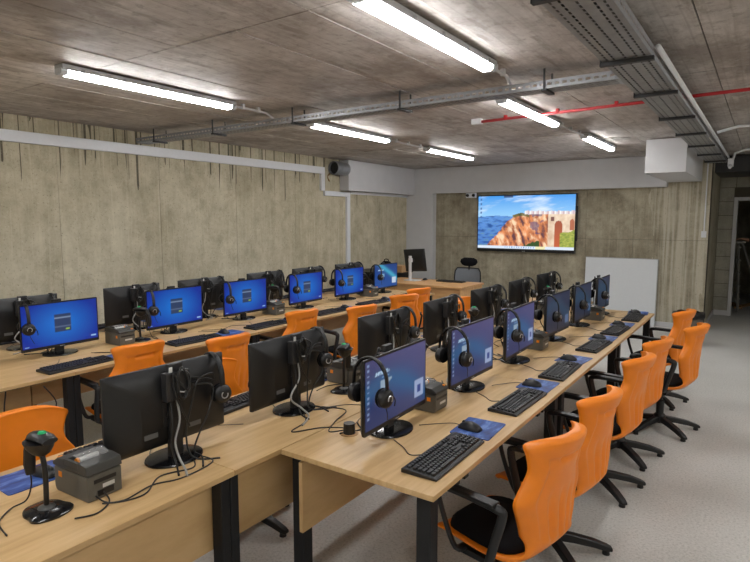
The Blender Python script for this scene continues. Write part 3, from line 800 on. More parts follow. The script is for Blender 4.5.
# small computer strapped to the back of a monitor, with its loops of cable (origin: desk level under the monitor)
def mini_pc(seed, mon):
    rr = random.Random(seed)
    Z = ZM
    root = b_ = MB().box(-0.055, 0.055, 0.0455, 0.080, Z + 0.03, Z + 0.145).build('mini_computer', 'pc', mon, bevel=0.004)
    b_['label'] = 'small black computer fixed to the back with looped cables'
    MB().box(-0.028, 0.028, 0.080, 0.0806, Z + 0.085, Z + 0.092).build('name_strip', 'dgrey', b_)
    MB().box(-0.075, -0.055, 0.046, 0.072, Z + 0.06, Z + 0.085).build('plug', 'black', root, bevel=0.003)
    MB().box(-0.03, 0.035, 0.0455, 0.070, Z + 0.146, Z + 0.178).build('dongle', 'pc', root, bevel=0.004)
    MB().box(-0.125, -0.055, 0.047, 0.058, Z + 0.066, Z + 0.078).build('bracket_arm', 'black', root)
    coil = []
    for k in range(64):
        an = 2 * PI * k / 15.0
        coil.append((-0.012 + (0.026 + .004 * math.sin(k * 1.3 + seed)) * math.cos(an), 0.086 + 0.0022 * (k / 15.0) + .002 * math.sin(k * .7), Z + 0.095 + (0.062 + .006 * math.sin(k * .9 + seed)) * math.sin(an)))
    MB().tube(coil, 0.0036, 5).build('cable_coil', 'cable', root, smooth=True)
    MB().tube([(-0.03, .084, Z + .06), (-.012, .101, Z + .063), (0.006, .084, Z + .066)], 0.003, 5).build('cable_tie', 'cable_grey', root)
    MB().box(0.02, 0.034, 0.066, 0.073, Z + 0.10, Z + 0.166).build('tag_strip', 'label', root)
    def cab(pts, r=0.0040, mat='cable'):
        MB().tube(smooth_path(pts, 6), r, 5).build('cable', mat, root, smooth=True)
    j = lambda a: rr.uniform(-a, a)
    cab([(-0.075, .06, Z + .07), (-0.15 + j(.03), .08, Z + .05), (-0.14 + j(.03), .09, Z - .05), (-0.09 + j(.03), .085, Z - .12), (-0.06, .085, Z - 0.20), (-0.07 + j(.03), .13, .006), (-0.02 + j(.05), .21, .005)])
    cab([(0.0, .065, Z + .03), (0.02 + j(.02), .085, Z - .05), (0.06 + j(.03), .09, Z - .13), (0.03, .11, .03), (0.02 + j(.04), .17, .005), (0.12 + j(.08), .23, .005)], 0.0048, 'cable_grey')
    cab([(0.03, .066, Z + .03), (0.045 + j(.01), .09, Z - .06), (0.02 + j(.03), .09, Z - .14), (0.05, .12, .012), (0.10 + j(.05), .2, .004)])
    cab([(-0.03, .078, Z + .145), (-0.06 + j(.02), .092, Z + .12), (-0.04, .095, Z + .06), (0.0 + j(.02), .092, Z + .10), (0.03, .09, Z + .14), (0.02, .092, Z + .05), (-0.01, .09, Z - .02), (-0.05 + j(.03), .088, Z - .09)])
    cab([(-0.055, .065, Z + .11), (-0.12 + j(.03), .08, Z + .08 + j(.02)), (-0.20 + j(.03), .07, Z + .07 + j(.02)), (-0.17, .075, Z + .10), (-0.09, .085, Z + .09), (-0.05, .092, Z + .0), (-0.03 + j(.02), .09, Z - .12), (-0.03, .12, .01), (-0.12 + j(.06), .2, .004)])
    return root
mon_protos = {}
def mon_proto(pic, seed):
    if (pic, seed) not in mon_protos:
        m = monitor(pic); mini_pc(seed, m); mon_protos[pic, seed] = Proto(m)
    return mon_protos[pic, seed]
hs_proto = Proto(headset())

# ------------------------------------------------------------------ keyboards, mice, pads
def keyboard():
    root = empty('keyboard')
    w, d = 0.455, 0.155
    prof = [(-d / 2, 0.0), (-d / 2, 0.008), (-d / 2 + 0.012, 0.012), (d / 2 - 0.02, 0.020), (d / 2, 0.016), (d / 2, 0.0)]
    MB().loft([[(-w / 2, y, z) for y, z in prof], [(-w / 2 + .004, y, z) for y, z in prof], [(w / 2 - .004, y, z) for y, z in prof], [(w / 2, y, z) for y, z in prof]]).build('body', 'black', root, bevel=0.002, seg=1)
    kb = MB()
    def key(x0, x1, y0, y1):
        zb = 0.012 + (y0 + d / 2) * 0.055; z = zb + 0.0085; i = 0.0022
        kb.add([(x0, y0, zb - .003), (x1, y0, zb - .003), (x1, y1, zb - .003), (x0, y1, zb - .003), (x0 + i, y0 + i, z), (x1 - i, y0 + i, z), (x1 - i, y1 - i, z + .001), (x0 + i, y1 - i, z + .001)],
               [(4, 5, 6, 7), (0, 1, 5, 4), (1, 2, 6, 5), (2, 3, 7, 6), (3, 0, 4, 7)])
    g = 0.019; x_0 = -w / 2 + 0.012
    for r in range(6):
        y = -d / 2 + 0.016 + r * 0.0195 + (0.006 if r == 5 else 0)
        xs = x_0
        if r == 0: ws_ = [1.25, 1.25, 1.25, 6.25, 1.25, 1.25, 1.25, 1.25]
        elif r == 1: ws_ = [2.25] + [1] * 10 + [2.75]
        elif r == 2: ws_ = [1.75] + [1] * 11 + [2.25]
        elif r == 3: ws_ = [1.5] + [1] * 12 + [1.5]
        elif r == 4: ws_ = [1] * 13 + [2]
        else: ws_ = [1] * 13 + [2]
        for q in ws_:
            key(xs + .001, xs + q * g - .001, y, y + 0.0175); xs += q * g
        xs = x_0 + 15 * g + 0.006
        for c in range(3):
            if r in (0, 3, 4, 5) or (r == 1 and c == 1): key(xs + c * g + .001, xs + (c + 1) * g - .001, y, y + 0.0175)
        xs += 3 * g + 0.006
        if r < 5:
            for c in range(4): key(xs + c * g + .001, xs + (c + 1) * g - .001, y, y + 0.0175)
    k = kb.build('keys', 'key', root); k['kind'] = 'stuff'
    MB().tube(smooth_path([(-0.05, d / 2 - .002, 0.008), (-0.07, d / 2 + 0.05, 0.003), (-0.02, d / 2 + 0.11, 0.003), (0.03, d / 2 + .19, 0.003)], 6), 0.0022, 5).build('cord', 'cable', root, smooth=True)
    return root
def mouse():
    root = empty('mouse')
    rings = []
    prof = [(-0.056, .010, .006), (-0.052, .022, .016), (-0.035, .029, .028), (-0.01, .031, .037), (0.015, .029, .035), (0.035, .027, .027), (0.050, .023, .017), (0.056, .014, .008)]
    for y, hw, h in prof:
        rings.append([(hw * math.cos(a), y, 0.001 + max(0, h * math.sin(a))) for a in [PI * k / 10 for k in range(11)]] + [(-hw * 0.5, y, 0.001), (hw * 0.5, y, 0.001)])
    MB().loft(rings).build('body', 'black', root, smooth='auto')
    MB().cyl((-0.004, 0.032, 0.028), (0.004, 0.032, 0.028), 0.008, n=10).build('wheel', 'dgrey', root, smooth='auto')
    MB().tube(smooth_path([(0, 0.054, 0.008), (0.01, 0.10, 0.003), (-0.05, 0.16, 0.003), (-0.11, 0.21, 0.003)], 6), 0.0018, 5).build('cord', 'cable', root, smooth=True)
    return root
kb_proto, ms_proto = Proto(keyboard()), Proto(mouse())
pad_me = MB().prism(round_poly(0.12, 0.095, 0.012), 0, 0.003).mesh('mouse_pad', 'pad')

# ------------------------------------------------------------------ label printers and scanners
def printer():
    """front (label slot) at -y"""
    root = empty('label_printer')
    def px(prof, x0, x1): return MB().loft([[(x0, y, z) for y, z in prof], [(x1, y, z) for y, z in prof]])
    body = px([(-0.10, 0.004), (-0.105, 0.02), (-0.105, 0.092), (0.10, 0.092), (0.10, 0.0), (-0.09, 0.0)], -0.065, 0.065).build('body', 'grey', root, bevel=0.006)
    MB().box(-0.055, 0.055, -0.1065, -0.103, 0.066, 0.077).build('label_slot', 'black', body)
    MB().box(-0.042, 0.042, 0.098, 0.1015, 0.060, 0.074).build('rear_slot', 'black', body)
    MB().box(-0.035, 0.010, 0.099, 0.1008, 0.036, 0.050).build('paper_sticker', 'label', body)
    MB().box(-0.020, 0.040, -0.1058, -0.1040, 0.036, 0.048).build('paper_sticker', 'label', body)
    for s_ in (-1, 1):
        a_, b_ = sorted((s_ * 0.0645, s_ * 0.0662))
        MB().box(a_, b_, -0.075, -0.055, 0.058, 0.078).build('badge', 'badge', body)
    lid = px([(-0.108, 0.095), (-0.108, 0.108), (-0.08, 0.124), (-0.035, 0.128), (-0.035, 0.112), (0.045, 0.112), (0.045, 0.134), (0.095, 0.128), (0.103, 0.095)], -0.067, 0.067).build('lid', 'dgrey', root, bevel=0.004)
    MB().box(-0.067, -0.056, -0.036, 0.046, 0.11, 0.131).build('lid_rim', 'dgrey', lid)
    MB().box(0.056, 0.067, -0.036, 0.046, 0.11, 0.131).build('lid_rim', 'dgrey', lid)
    wn = [(-0.034 + 0.079 * k / 8, 0.129 + 0.016 * math.sin(PI * k / 8) + .004 * k / 8) for k in range(9)]
    MB().loft([[(-0.055, y, z) for y, z in wn], [(0.055, y, z) for y, z in wn]], cap=False, closed=False).build('window', 'clear', lid, smooth=True)
    MB().cyl((-0.035, 0.005, 0.1225), (0.035, 0.005, 0.1225), 0.0105, n=12).build('roll', 'label', lid)
    MB().cyl((0.036, 0.005, 0.1225), (0.046, 0.005, 0.1225), 0.0105, n=10).build('roll_holder', 'badge', lid)
    MB().box(0.04, 0.056, -0.095, -0.083, 0.114, 0.122).build('button', 'badge', lid)
    MB().box(-0.03, 0.03, 0.098, 0.103, 0.012, 0.032).build('socket', 'black', body)
    MB().tube(smooth_path([(0.01, 0.102, 0.022), (0.02, 0.15, 0.004), (0.09, 0.19, 0.004), (0.15, 0.16, 0.004)], 6), 0.003, 5).build('cord', 'cable', root, smooth=True)
    return root
def scanner_stand():
    root = empty('scanner_stand')
    def bl(k, z): return [(k * x, k * y, z) for x, y in [(0.0, -0.075), (0.035, -0.07), (0.06, -0.035), (0.064, 0.0), (0.07, 0.035), (0.05, 0.06), (0.015, 0.072), (-0.015, 0.072), (-0.05, 0.06), (-0.07, 0.035), (-0.064, 0.0), (-0.06, -0.035), (-0.035, -0.07)]]
    _bl = bl
    def bl(k, z):
        q = _bl(k, z); return [tuple(v) for v in smooth_path(q + [q[0]], 4)][:-1]
    MB().loft([bl(1, 0), bl(1.0, .006), bl(.93, .011), bl(.4, .017)]).build('base', 'black_gloss', root, smooth='auto')
    MB().lathe([(0.03, 0.012), (0.026, 0.02), (0.014, 0.026)], 16).build('collar', 'dgrey', root, smooth='auto')
    MB().tube(smooth_path([(0, 0, 0.02), (0, 0.004, 0.10), (0, 0.002, 0.16), (0, -0.008, 0.20)], 6), 0.0085, 8).build('pole', 'black', root, smooth=True)
    rings = []
    for k, z, y in ((0.012, 0.195, -0.008), (0.028, 0.205, -0.012), (0.04, 0.222, -0.018), (0.047, 0.242, -0.02)):
        rings.append([(k * math.cos(2 * PI * q / 16), y + k * 1.15 * math.sin(2 * PI * q / 16), z) for q in range(16)])
    MB().loft(rings).build('holder', 'black', root, smooth='auto')
    return root
def scanner():
    """handheld scanner lying in the holder, grip hanging down at -y"""
    root = empty('barcode_scanner')
    h = MB()
    rings = []
    for y, hw, zl_, zh in ((0.045, .026, .242, .262), (0.02, .030, .243, .272), (-0.02, .029, .243, .276), (-0.05, .024, .240, .270), (-0.066, .017, .232, .256)):
        rings.append([(hw * math.cos(a), y, (zl_ + zh) / 2 + (zh - zl_) / 2 * math.sin(a)) for a in [2 * PI * k / 12 for k in range(12)]])
    h.loft(rings).build('head', 'black', root, smooth='auto')
    MB().cyl((0, 0.0, 0.272), (0, 0.0, 0.2785), 0.014, 0.010, 12).build('indicator', 'green_led', root)
    MB().tube([(0, -0.058, 0.245), (0, -0.078, 0.20), (0, -0.083, 0.15), (0, -0.080, 0.115)], [0.018, 0.016, 0.017, 0.013], 10, flat=(1.15, 0.9)).build('grip', 'black', root, smooth='auto')
    MB().box(-0.006, 0.006, -0.062, -0.056, 0.200, 0.222).build('trigger', 'dgrey', root)
    MB().tube(smooth_path([(0, -0.080, 0.118), (0, -0.082, 0.07), (0.01, -0.10, 0.02), (0.05, -0.12, 0.004), (0.12, -0.06, 0.004), (0.15, 0.04, 0.004)], 6), 0.0028, 5).build('cord', 'cable', root, smooth=True)
    return root
pr_proto, st_proto, sn_proto = Proto(printer()), Proto(scanner_stand()), Proto(scanner())

# ------------------------------------------------------------------ stations
def loc2w(row, x0, y0, lx, ly):
    a = ROT[row]; return (x0 + lx * math.cos(a) - ly * math.sin(a), y0 + lx * math.sin(a) + ly * math.cos(a))
XM = {'R': -1.35, 'L': -1.985, 'F': -4.17, 'B': -4.66}
rows = {'R': [2.15, 2.97, 3.74, 4.60, 5.36, 6.16], 'L': [1.385, 2.105, 3.00, 3.76, 4.60, 5.40, 6.24],
        'F': [2.06, 3.03, 3.84, 4.73, 5.53, 6.34], 'B': [2.0, 2.94, 3.70, 4.58, 5.31, 6.14]}
yaw = {'R': [2, -1, 1, -2, 0, 1], 'L': [-1, 1, -2, 2, -3, 1, -2], 'F': [1, -1, 0, 1, -1, 0], 'B': [0, 2, -1, 1, 0, -1]}
pcn = 0
for row, ys in rows.items():
    n_ = len(ys)
    for i, y in enumerate(ys):
        k = n_ - 1 - i
        a = ROT[row] + R_(yaw[row][i])
        if row == 'R': pic = 'desk' if i < 3 else 'dim'
        elif row == 'F': pic = 'login' if i < 5 else 'desk2'
        else: pic = 'login' if row == 'B' else 'desk'
        x0 = XM[row]
        what = {'desk': 'purple-blue desktop monitor', 'dim': 'desktop monitor with angle dimming painted in', 'login': 'blue login-screen monitor', 'desk2': 'cyan-swirl desktop monitor'}[pic]
        if row in 'LB': what = 'black monitor'
        mon_proto(pic, 1 + pcn % 4).put((x0, y, DT), a, lab(what, row, k), 'monitor', 'desk monitors')
        pcn += 1
        # headset over the corner at the user's left hand
        off = Vector((-MW / 2 + 0.055 + rnd.uniform(-.012, .012), 0.010, 0))
        off.rotate(Matrix.Rotation(a, 3, 'Z'))
        hs_proto.put((x0 + off.x, y + off.y, DT + ZM + MH / 2 + 0.0015), a - R_(99 + rnd.uniform(-8, 8)), lab('black wired headset', row, k), 'headset', 'headsets hung on monitors')
        # keyboard, mouse, pad
        kx, ky = (-0.12 if row in 'R' else -0.02) + rnd.uniform(-.02, .02), -0.30 + rnd.uniform(-.012, .012)
        if row == 'R': ky = -0.315
        if row == 'F': kx, ky = -0.12 + rnd.uniform(-.02, .02), -0.425
        if row in 'LB': kx, ky = 0.05 + rnd.uniform(-.02, .02), -0.275
        q = loc2w(row, x0, y, kx, ky)
        kb_proto.put((q[0], q[1], DT + 0.0005), a + R_(rnd.uniform(-2, 2)), lab('black keyboard', row, k), 'keyboard', 'keyboards')
        mx_ = kx + 0.36; my_ = ky + 0.03
        q = loc2w(row, x0, y, mx_ + 0.01, my_ - 0.01)
        p = obj_from('mouse_pad', pad_me); p.location = (q[0], q[1], DT + 0.0005); p.rotation_euler = (0, 0, a + R_(rnd.uniform(-6, 6)))
        tag(p, lab('blue mouse pad', row, k), 'mouse pad', 'mouse pads')
        q = loc2w(row, x0, y, mx_ - 0.025, my_ + 0.015)
        ms_proto.put((q[0], q[1], DT + 0.0036), a + R_(rnd.uniform(-12, 12)), lab('black mouse', row, k), 'mouse', 'computer mice')
kb_proto.put((-2.25, 0.55, DT + .0005), -PI / 2, 'black keyboard, row back to back with the open-floor row, eighth from back wall', 'keyboard', 'keyboards')

# printers (x, y, heading) and scanners (x, y, heading)
prs = [('L', -1.965, 1.035, -PI / 2 + .05), ('L', -2.03, 2.66, -PI / 2), ('L', -1.95, 4.98, -PI / 2), ('L', -1.90, 5.80, -PI / 2),
       ('R', -1.42, 2.52, PI / 2), ('R', -1.42, 4.19, PI / 2), ('R', -1.36, 5.75, PI / 2),
       ('F', -4.16, 2.50, PI / 2), ('F', -4.18, 4.22, PI / 2), ('F', -4.15, 5.91, PI / 2)]
cnt = {}
for row, x, y, a in prs:
    between = sum(1 for q in rows[row] if q > y)
    what = f'grey label printer, {PH[row]}, beside {ORD[max(0, between - 1)]} monitor from back wall' if row not in 'LF' else f'label printer, {PH[row]}, beside {ORD[max(0, between - 1)]} monitor'
    pr_proto.put((x, y, DT + .0005), a, what, 'label printer', 'label printers')
scs = [('L', -1.925, 0.868, -PI / 2 + .1), ('L', -1.93, 2.50, -PI / 2 - 1.2), ('L', -1.90, 4.18, -PI / 2 - 1.0), ('L', -1.86, 5.94, -PI / 2 - 1.0),
       ('R', -1.60, 2.80, PI / 2 + 2.6), ('R', -1.60, 4.22, PI / 2 + 2.6), ('F', -4.13, 2.66, PI / 2 + .5), ('F', -4.34, 4.38, PI / 2 + .5), ('F', -4.34, 6.02, PI / 2 + 0.9)]
for row, x, y, a in scs:
    between = sum(1 for q in rows[row] if q > y)
    ph = f'{PH[row]}, beside {ORD[max(0, between - 1)]} monitor'
    st_proto.put((x, y, DT + .0005), a, 'scanner stand, ' + ph, 'scanner stand', 'scanner stands')
    sn_proto.put((x, y, DT + .0005), a, 'black scanner, ' + ph, 'scanner', 'barcode scanners on stands')

# loose cables lying across the desks
def desk_cable(pts, label, r=0.003, mat='cable'):
    b_ = MB().tube(smooth_path([(x, y, DT + r + .0005 + (z if z else 0)) for x, y, z in pts], 7), r, 5)
    tag(b_.build('desk_cable', mat, None, smooth=True), label, 'cable', 'loose desk cables')
desk_cable([(-1.90, 2.11, 0), (-1.78, 2.0, 0), (-1.74, 1.86, 0), (-1.66, 1.98, 0), (-1.56, 2.04, 0), (-1.50, 1.99, .02)], 'black cable between back-to-back monitors, running to round cable outlet')
desk_cable([(-1.88, 2.2, 0), (-1.72, 2.24, 0), (-1.66, 2.08, 0), (-1.60, 1.96, 0), (-1.51, 2.0, .02)], 'black cable looping beside round cable outlet in desktop')
desk_cable([(-1.86, 2.16, 0), (-1.76, 2.32, 0), (-1.64, 2.34, 0), (-1.58, 2.16, 0), (-1.515, 2.02, .015)], 'thin black cable curving past the label printer to cable outlet', 0.002)
desk_cable([(-1.88, 1.42, 0), (-1.80, 1.36, 0), (-1.84, 1.24, 0), (-1.76, 1.12, 0), (-1.80, 1.02, 0), (-1.86, 1.0, 0.015)], 'black cable from black monitor to label printer at desk end')
desk_cable([(-1.87, 1.45, 0), (-1.78, 1.44, 0), (-1.76, 1.28, 0), (-1.80, 1.18, 0), (-1.78, 1.06, 0), (-1.82, 1.0, 0)], 'second black cable snaking to label printer at desk end')
desk_cable([(-1.87, 3.0, 0), (-1.74, 2.9, 0), (-1.62, 3.0, 0), (-1.55, 2.8, 0), (-1.50, 2.72, 0)], 'black cable crossing between rows behind second open-floor monitor')
desk_cable([(-1.86, 3.75, 0), (-1.72, 3.66, 0), (-1.6, 3.78, 0), (-1.52, 3.6, 0)], 'black cable crossing between rows behind third open-floor monitor')
desk_cable([(-4.05, 3.2, 0), (-3.95, 3.35, 0), (-4.0, 3.5, 0), (-3.9, 3.62, 0)], 'thin black cable on desk before blue login monitors', 0.002)
desk_cable([(-4.0, 2.2, 0), (-3.9, 2.3, 0), (-3.98, 2.36, 0), (-4.02, 2.44, 0)], 'thin black cable beside label printer on wall-side desks', 0.002)
g = empty('cable_outlet', (-1.515, 2.0, DT))
MB().lathe([(0.042, 0.0), (0.042, 0.002), (0.030, 0.003)], 20).build('flange', 'wood_edge', g)
MB().lathe([(0.028, 0.002), (0.026, 0.05), (0.018, 0.05)], 12).build('cable_bunch', 'cable', g)
tag(g, 'round cable outlet with upright black cable bunch in the desktop', 'cable outlet')

lp = MB().tube(smooth_path([(-3.62, 1.66, .70), (-3.60, 1.72, .58), (-3.62, 1.66, .47), (-3.64, 1.52, .45), (-3.63, 1.44, .56), (-3.65, 1.46, .71)], 6), 0.004, 6).build('hanging_cable', 'cable', None, smooth=True)
tag(lp, 'black cable loop hanging under desk edge beside orange chairs', 'cable')
# ------------------------------------------------------------------ orange chairs
def chair():
    """sitter faces +y; origin on the floor under the column"""
    root = empty('swivel_chair')
    ctrl = [(0.215, 0.395, .165), (0.212, 0.418, .19), (0.10, 0.428, .215), (-0.04, 0.420, .22), (-0.14, 0.425, .21), (-0.20, 0.450, .185), (-0.232, 0.50, .165),
            (-0.240, 0.555, .180), (-0.238, 0.615, .200), (-0.240, 0.670, .222), (-0.247, 0.712, .204), (-0.257, 0.760, .173), (-0.268, 0.800, .168), (-0.277, 0.848, .178), (-0.284, 0.885, .187), (-0.286, 0.908, .180)]
    path = smooth_path([(a, 0.908 - (0.908 - b_) * 1.065, c) for a, b_, c in ctrl], 5)
    N = len(path); NTt = 48
    front = []; back = []
    for i, p in enumerate(path):
        pa = path[max(0, i - 1)]; pb = path[min(N - 1, i + 1)]
        ty, tz = pb.x - pa.x, pb.y - pa.y; l = math.hypot(ty, tz) or 1; ty /= l; tz /= l
        ny, nz = tz, -ty              # points to the outside (under the seat / behind the back)? checked below
        up = max(0.0, min(1.0, (p.y - 0.43) / 0.08))      # 0 on the seat, 1 on the back
        ny, nz = -tz, ty
        th = 0.022 + 0.018 * max(0, (p.y - 0.85) / 0.055) * (1 if p.y > .85 else 0)
        if i in (0, N - 1): th *= 0.35
        elif i in (1, N - 2): th *= 0.75
        fr_, bk_ = [], []
        for j in range(NTt + 1):
            t = -1 + 2 * j / NTt
            x = p.z * t
            bow = (0.06 + 0.03 * max(0, (p.y - .78) / .12)) * up * abs(t) ** 2.3 + 0.012 * (1 - up) * 0
            lift = 0.018 * (1 - up) * abs(t) ** 3
            yy, zz = p.x + bow, p.y + lift - 0.024 * max(0, (p.y - .84) / .068) * abs(t) ** 5
            edge = 1 - 0.6 * max(0, (abs(t) - 0.88) / 0.12) ** 2
            h = th * edge
            rel = 0.0
            if up > 0.5:
                inside = max(0.0, min(1.0, (0.74 - abs(t)) / 0.08)) * max(0.0, min(1.0, (0.845 - p.y) / 0.02)) * max(0.0, min(1.0, (p.y - 0.48) / 0.03))
                rel -= 0.011 * inside
                rib = max(0, min(1, (0.70 - p.y) / 0.12)) * max(0.0, min(1.0, (0.6 - abs(t)) / 0.1)) * max(0.0, min(1.0, (p.y - 0.47) / 0.03))
                rel -= 0.015 * rib * (0.5 + 0.5 * math.cos(t * 3.0 * 2 * PI)) ** 2.5
                slot = max(0, min(1, (0.42 - abs(t)) / 0.06)) * max(0, 1 - abs(p.y - 0.825) / 0.016)
                rel -= 0.011 * min(1, slot * 1.5)
            fr_.append((x, yy - ny * h * 0.5 * -1 * -1, zz - nz * h * 0.5))
            bk_.append((x, yy + ny * (h * 0.5 + (0.018 * up + rel) * edge), zz + nz * (h * 0.5 + (0.018 * up + rel) * edge)))
        front.append(fr_); back.append(bk_)
    rings = [f + b_[::-1] for f, b_ in zip(front, back)]
    MB().loft(rings).build('shell', 'orange', root, smooth=True)
    # seat cushion
    def sup(k, z, dy=0.0):
        out = []
        for j in range(28):
            a = 2 * PI * j / 28; c, s = math.cos(a), math.sin(a)
            out.append((0.195 * k * math.copysign(abs(c) ** .55, c), 0.015 + dy + 0.185 * k * math.copysign(abs(s) ** .55, s), z))
        return out
    MB().loft([sup(.95, .398), sup(1.0, .416), sup(.98, .434), sup(.90, .444), sup(.6, .446)]).build('seat_cushion', 'fabric', root, smooth=True)
    # arm loops
    for s in (-1, 1):
        loop = [(s * .20, -0.07, .405), (s * .245, -0.09, .415), (s * .262, -0.125, .52), (s * .268, -0.16, .635), (s * .268, -0.145, .665), (s * .268, 0.0, .672), (s * .268, 0.125, .668),
                (s * .268, 0.15, .640), (s * .262, 0.115, .52), (s * .245, 0.075, .415), (s * .20, 0.06, .405)]
        loop = [(q[0], q[1], q[2] - 0.025) for q in loop]
        MB().tube(smooth_path(loop, 4), 0.0145, 8, flat=(1.35, 0.75), up=Vector((s, 0, 0))).build('armrest', 'black', root, smooth=True)
        MB().box(s * .268 - .024, s * .268 + .024, -0.135, 0.12, 0.645, 0.661).build('arm_pad', 'black', root, bevel=0.007)
    MB().box(-0.21, 0.21, -0.10, 0.09, 0.350, 0.376).build('seat_plate', 'black_metal', root, bevel=0.004)
    MB().lathe([(0.03, 0.09), (0.03, 0.24), (0.018, 0.245), (0.018, 0.34), (0.05, 0.352)], 14).build('gas_column', 'black', root, smooth='auto')
    hub = MB().lathe([(0.04, 0.055), (0.048, 0.075), (0.048, 0.115), (0.034, 0.13)], 14).build('star_hub', 'black', root, smooth='auto')
    for k in range(5):
        a = 2 * PI * k / 5 + 0.3
        mx = Matrix.Rotation(a, 4, 'Z')
        rg = []
        for d_, hw, zb, zt in ((0.03, .024, .065, .112), (0.12, .026, .058, .098), (0.22, .025, .040, .076), (0.29, .024, .022, .050), (0.315, .018, .020, .038)):
            rg.append([(d_, -hw, zb), (d_, hw, zb), (d_, hw * .8, zt), (d_, -hw * .8, zt)])
        MB().loft(rg, mx=mx).build('leg', 'black', root, bevel=0.004, seg=1)
        MB().cyl((0.285, 0, 0), (0.285, 0, 0.03), 0.020, 0.016, 10, mx).build('glide', 'black', root)
    return root
ch = Proto(chair())
def back_at(x, y, ang, facing, lb, grp):
    """place a chair so that the top of its back is centred at x, y; ang turns it from facing"""
    a = facing + R_(ang)
    off = Vector((0, -0.255, 0)); off.rotate(Matrix.Rotation(a, 3, 'Z'))
    ch.put((x - off.x, y - off.y, 0), a, lb, 'chair', grp)
G1, G2, G3 = 'orange chairs beside the open floor', 'orange chairs with backs to the aisle', 'orange chairs along the aisle facing the open-floor row'
W = PI / 2
for k, (x, y, an) in enumerate([(-0.60, 2.17, -12), (-0.585, 2.80, -8), (-0.57, 3.70, -7), (-0.55, 4.31, -10), (-0.385, 5.06, -9), (-0.55, 5.82, -12)]):
    back_at(x, y, an, W, f'orange swivel chair beside the open floor, {ORD[5 - k]} from back wall', G1)
for k, (x, y, an) in enumerate([(-3.40, 2.20, -4), (-3.10, 2.72, -3), (-3.43, 3.87, -8), (-3.15, 4.42, -12), (-3.24, 5.34, -26), (-3.40, 5.95, -16)]):
    back_at(x, y, an, W, f'orange swivel chair, back to the aisle, at blue login monitors, {ORD[5 - k]} from back wall', G2)
for k, (x, y, an) in enumerate([(-2.58, 1.065, 2), (-2.62, 2.10, 5), (-2.60, 5.42, 0)]):
    back_at(x, y, an, -W, f'orange swivel chair across the aisle, facing black monitor backs, {ORD[2 - k]} from back wall', G3)

# ------------------------------------------------------------------ teacher's corner
td = empty('teacher_desk', (-4.33, 7.80, 0))
MB().box(-0.76, 0.76, -0.40, 0.40, DT - 0.028, DT).build('desktop', 'wood2', td, bevel=0.002)
MB().box(-0.38, 0.70, -0.36, -0.34, 0.02, DT - 0.029).build('front_panel', 'wood2', td)
MB().box(-0.73, -0.385, -0.36, -0.34, 0.02, DT - 0.029).build('front_panel', 'wood2', td)
for x in (-0.74, 0.71): MB().box(x, x + 0.026, -0.38, 0.38, 0, DT - 0.029).build('side_panel', 'wood2', td)
tag(td, 'beech teacher desk with closed front panel below the wall screen', 'desk')
ta = empty('monitor', (-4.66, 7.86, DT)); ta.rotation_euler = (0, 0, R_(172))
h = MB().loft([rrect(0.42, 0.36, 0.0, 0, .006), rrect(0.42, 0.36, 0.014, 0, .006), rrect(0.39, 0.33, 0.03, 0, .01), rrect(0.30, 0.20, 0.045, -0.02, .02)]).build('housing', 'black', ta, smooth='auto')
h.location = (-0.05, -0.01, 0.33); h.rotation_euler = (R_(-6), R_(4), 0)
obj_from('screen', pics['dim'], h, (0, -0.0012, 0.0)).scale = (0.75, 1, 1.1)
MB().cyl((0, 0, -0.002), (0, 0, 0.003), 0.018, n=12).build('rear_mark', 'dgrey', h).matrix_local = Matrix.Translation((0, 0.045, 0.0)) @ Matrix.Rotation(PI / 2, 4, 'X')
MB().box(-0.022, 0.022, 0.05, 0.075, 0.01, 0.40).build('column', 'white', ta, bevel=0.004)
MB().box(-0.03, 0.03, 0.02, 0.07, 0.30, 0.36).build('bracket', 'white', ta)
MB().prism(round_poly(0.12, 0.10, 0.03), 0, 0.012).build('base', 'white', ta)
tag(ta, 'tilted black monitor on white column stand on the teacher desk', 'monitor')
kb_proto.put((-4.05, 8.02, DT + .0005), PI, 'black keyboard lying on the teacher desk', 'keyboard', 'keyboards')
ms_proto.put((-4.52, 8.02, DT + .0005), PI, 'black mouse lying on the teacher desk', 'mouse', 'computer mice')
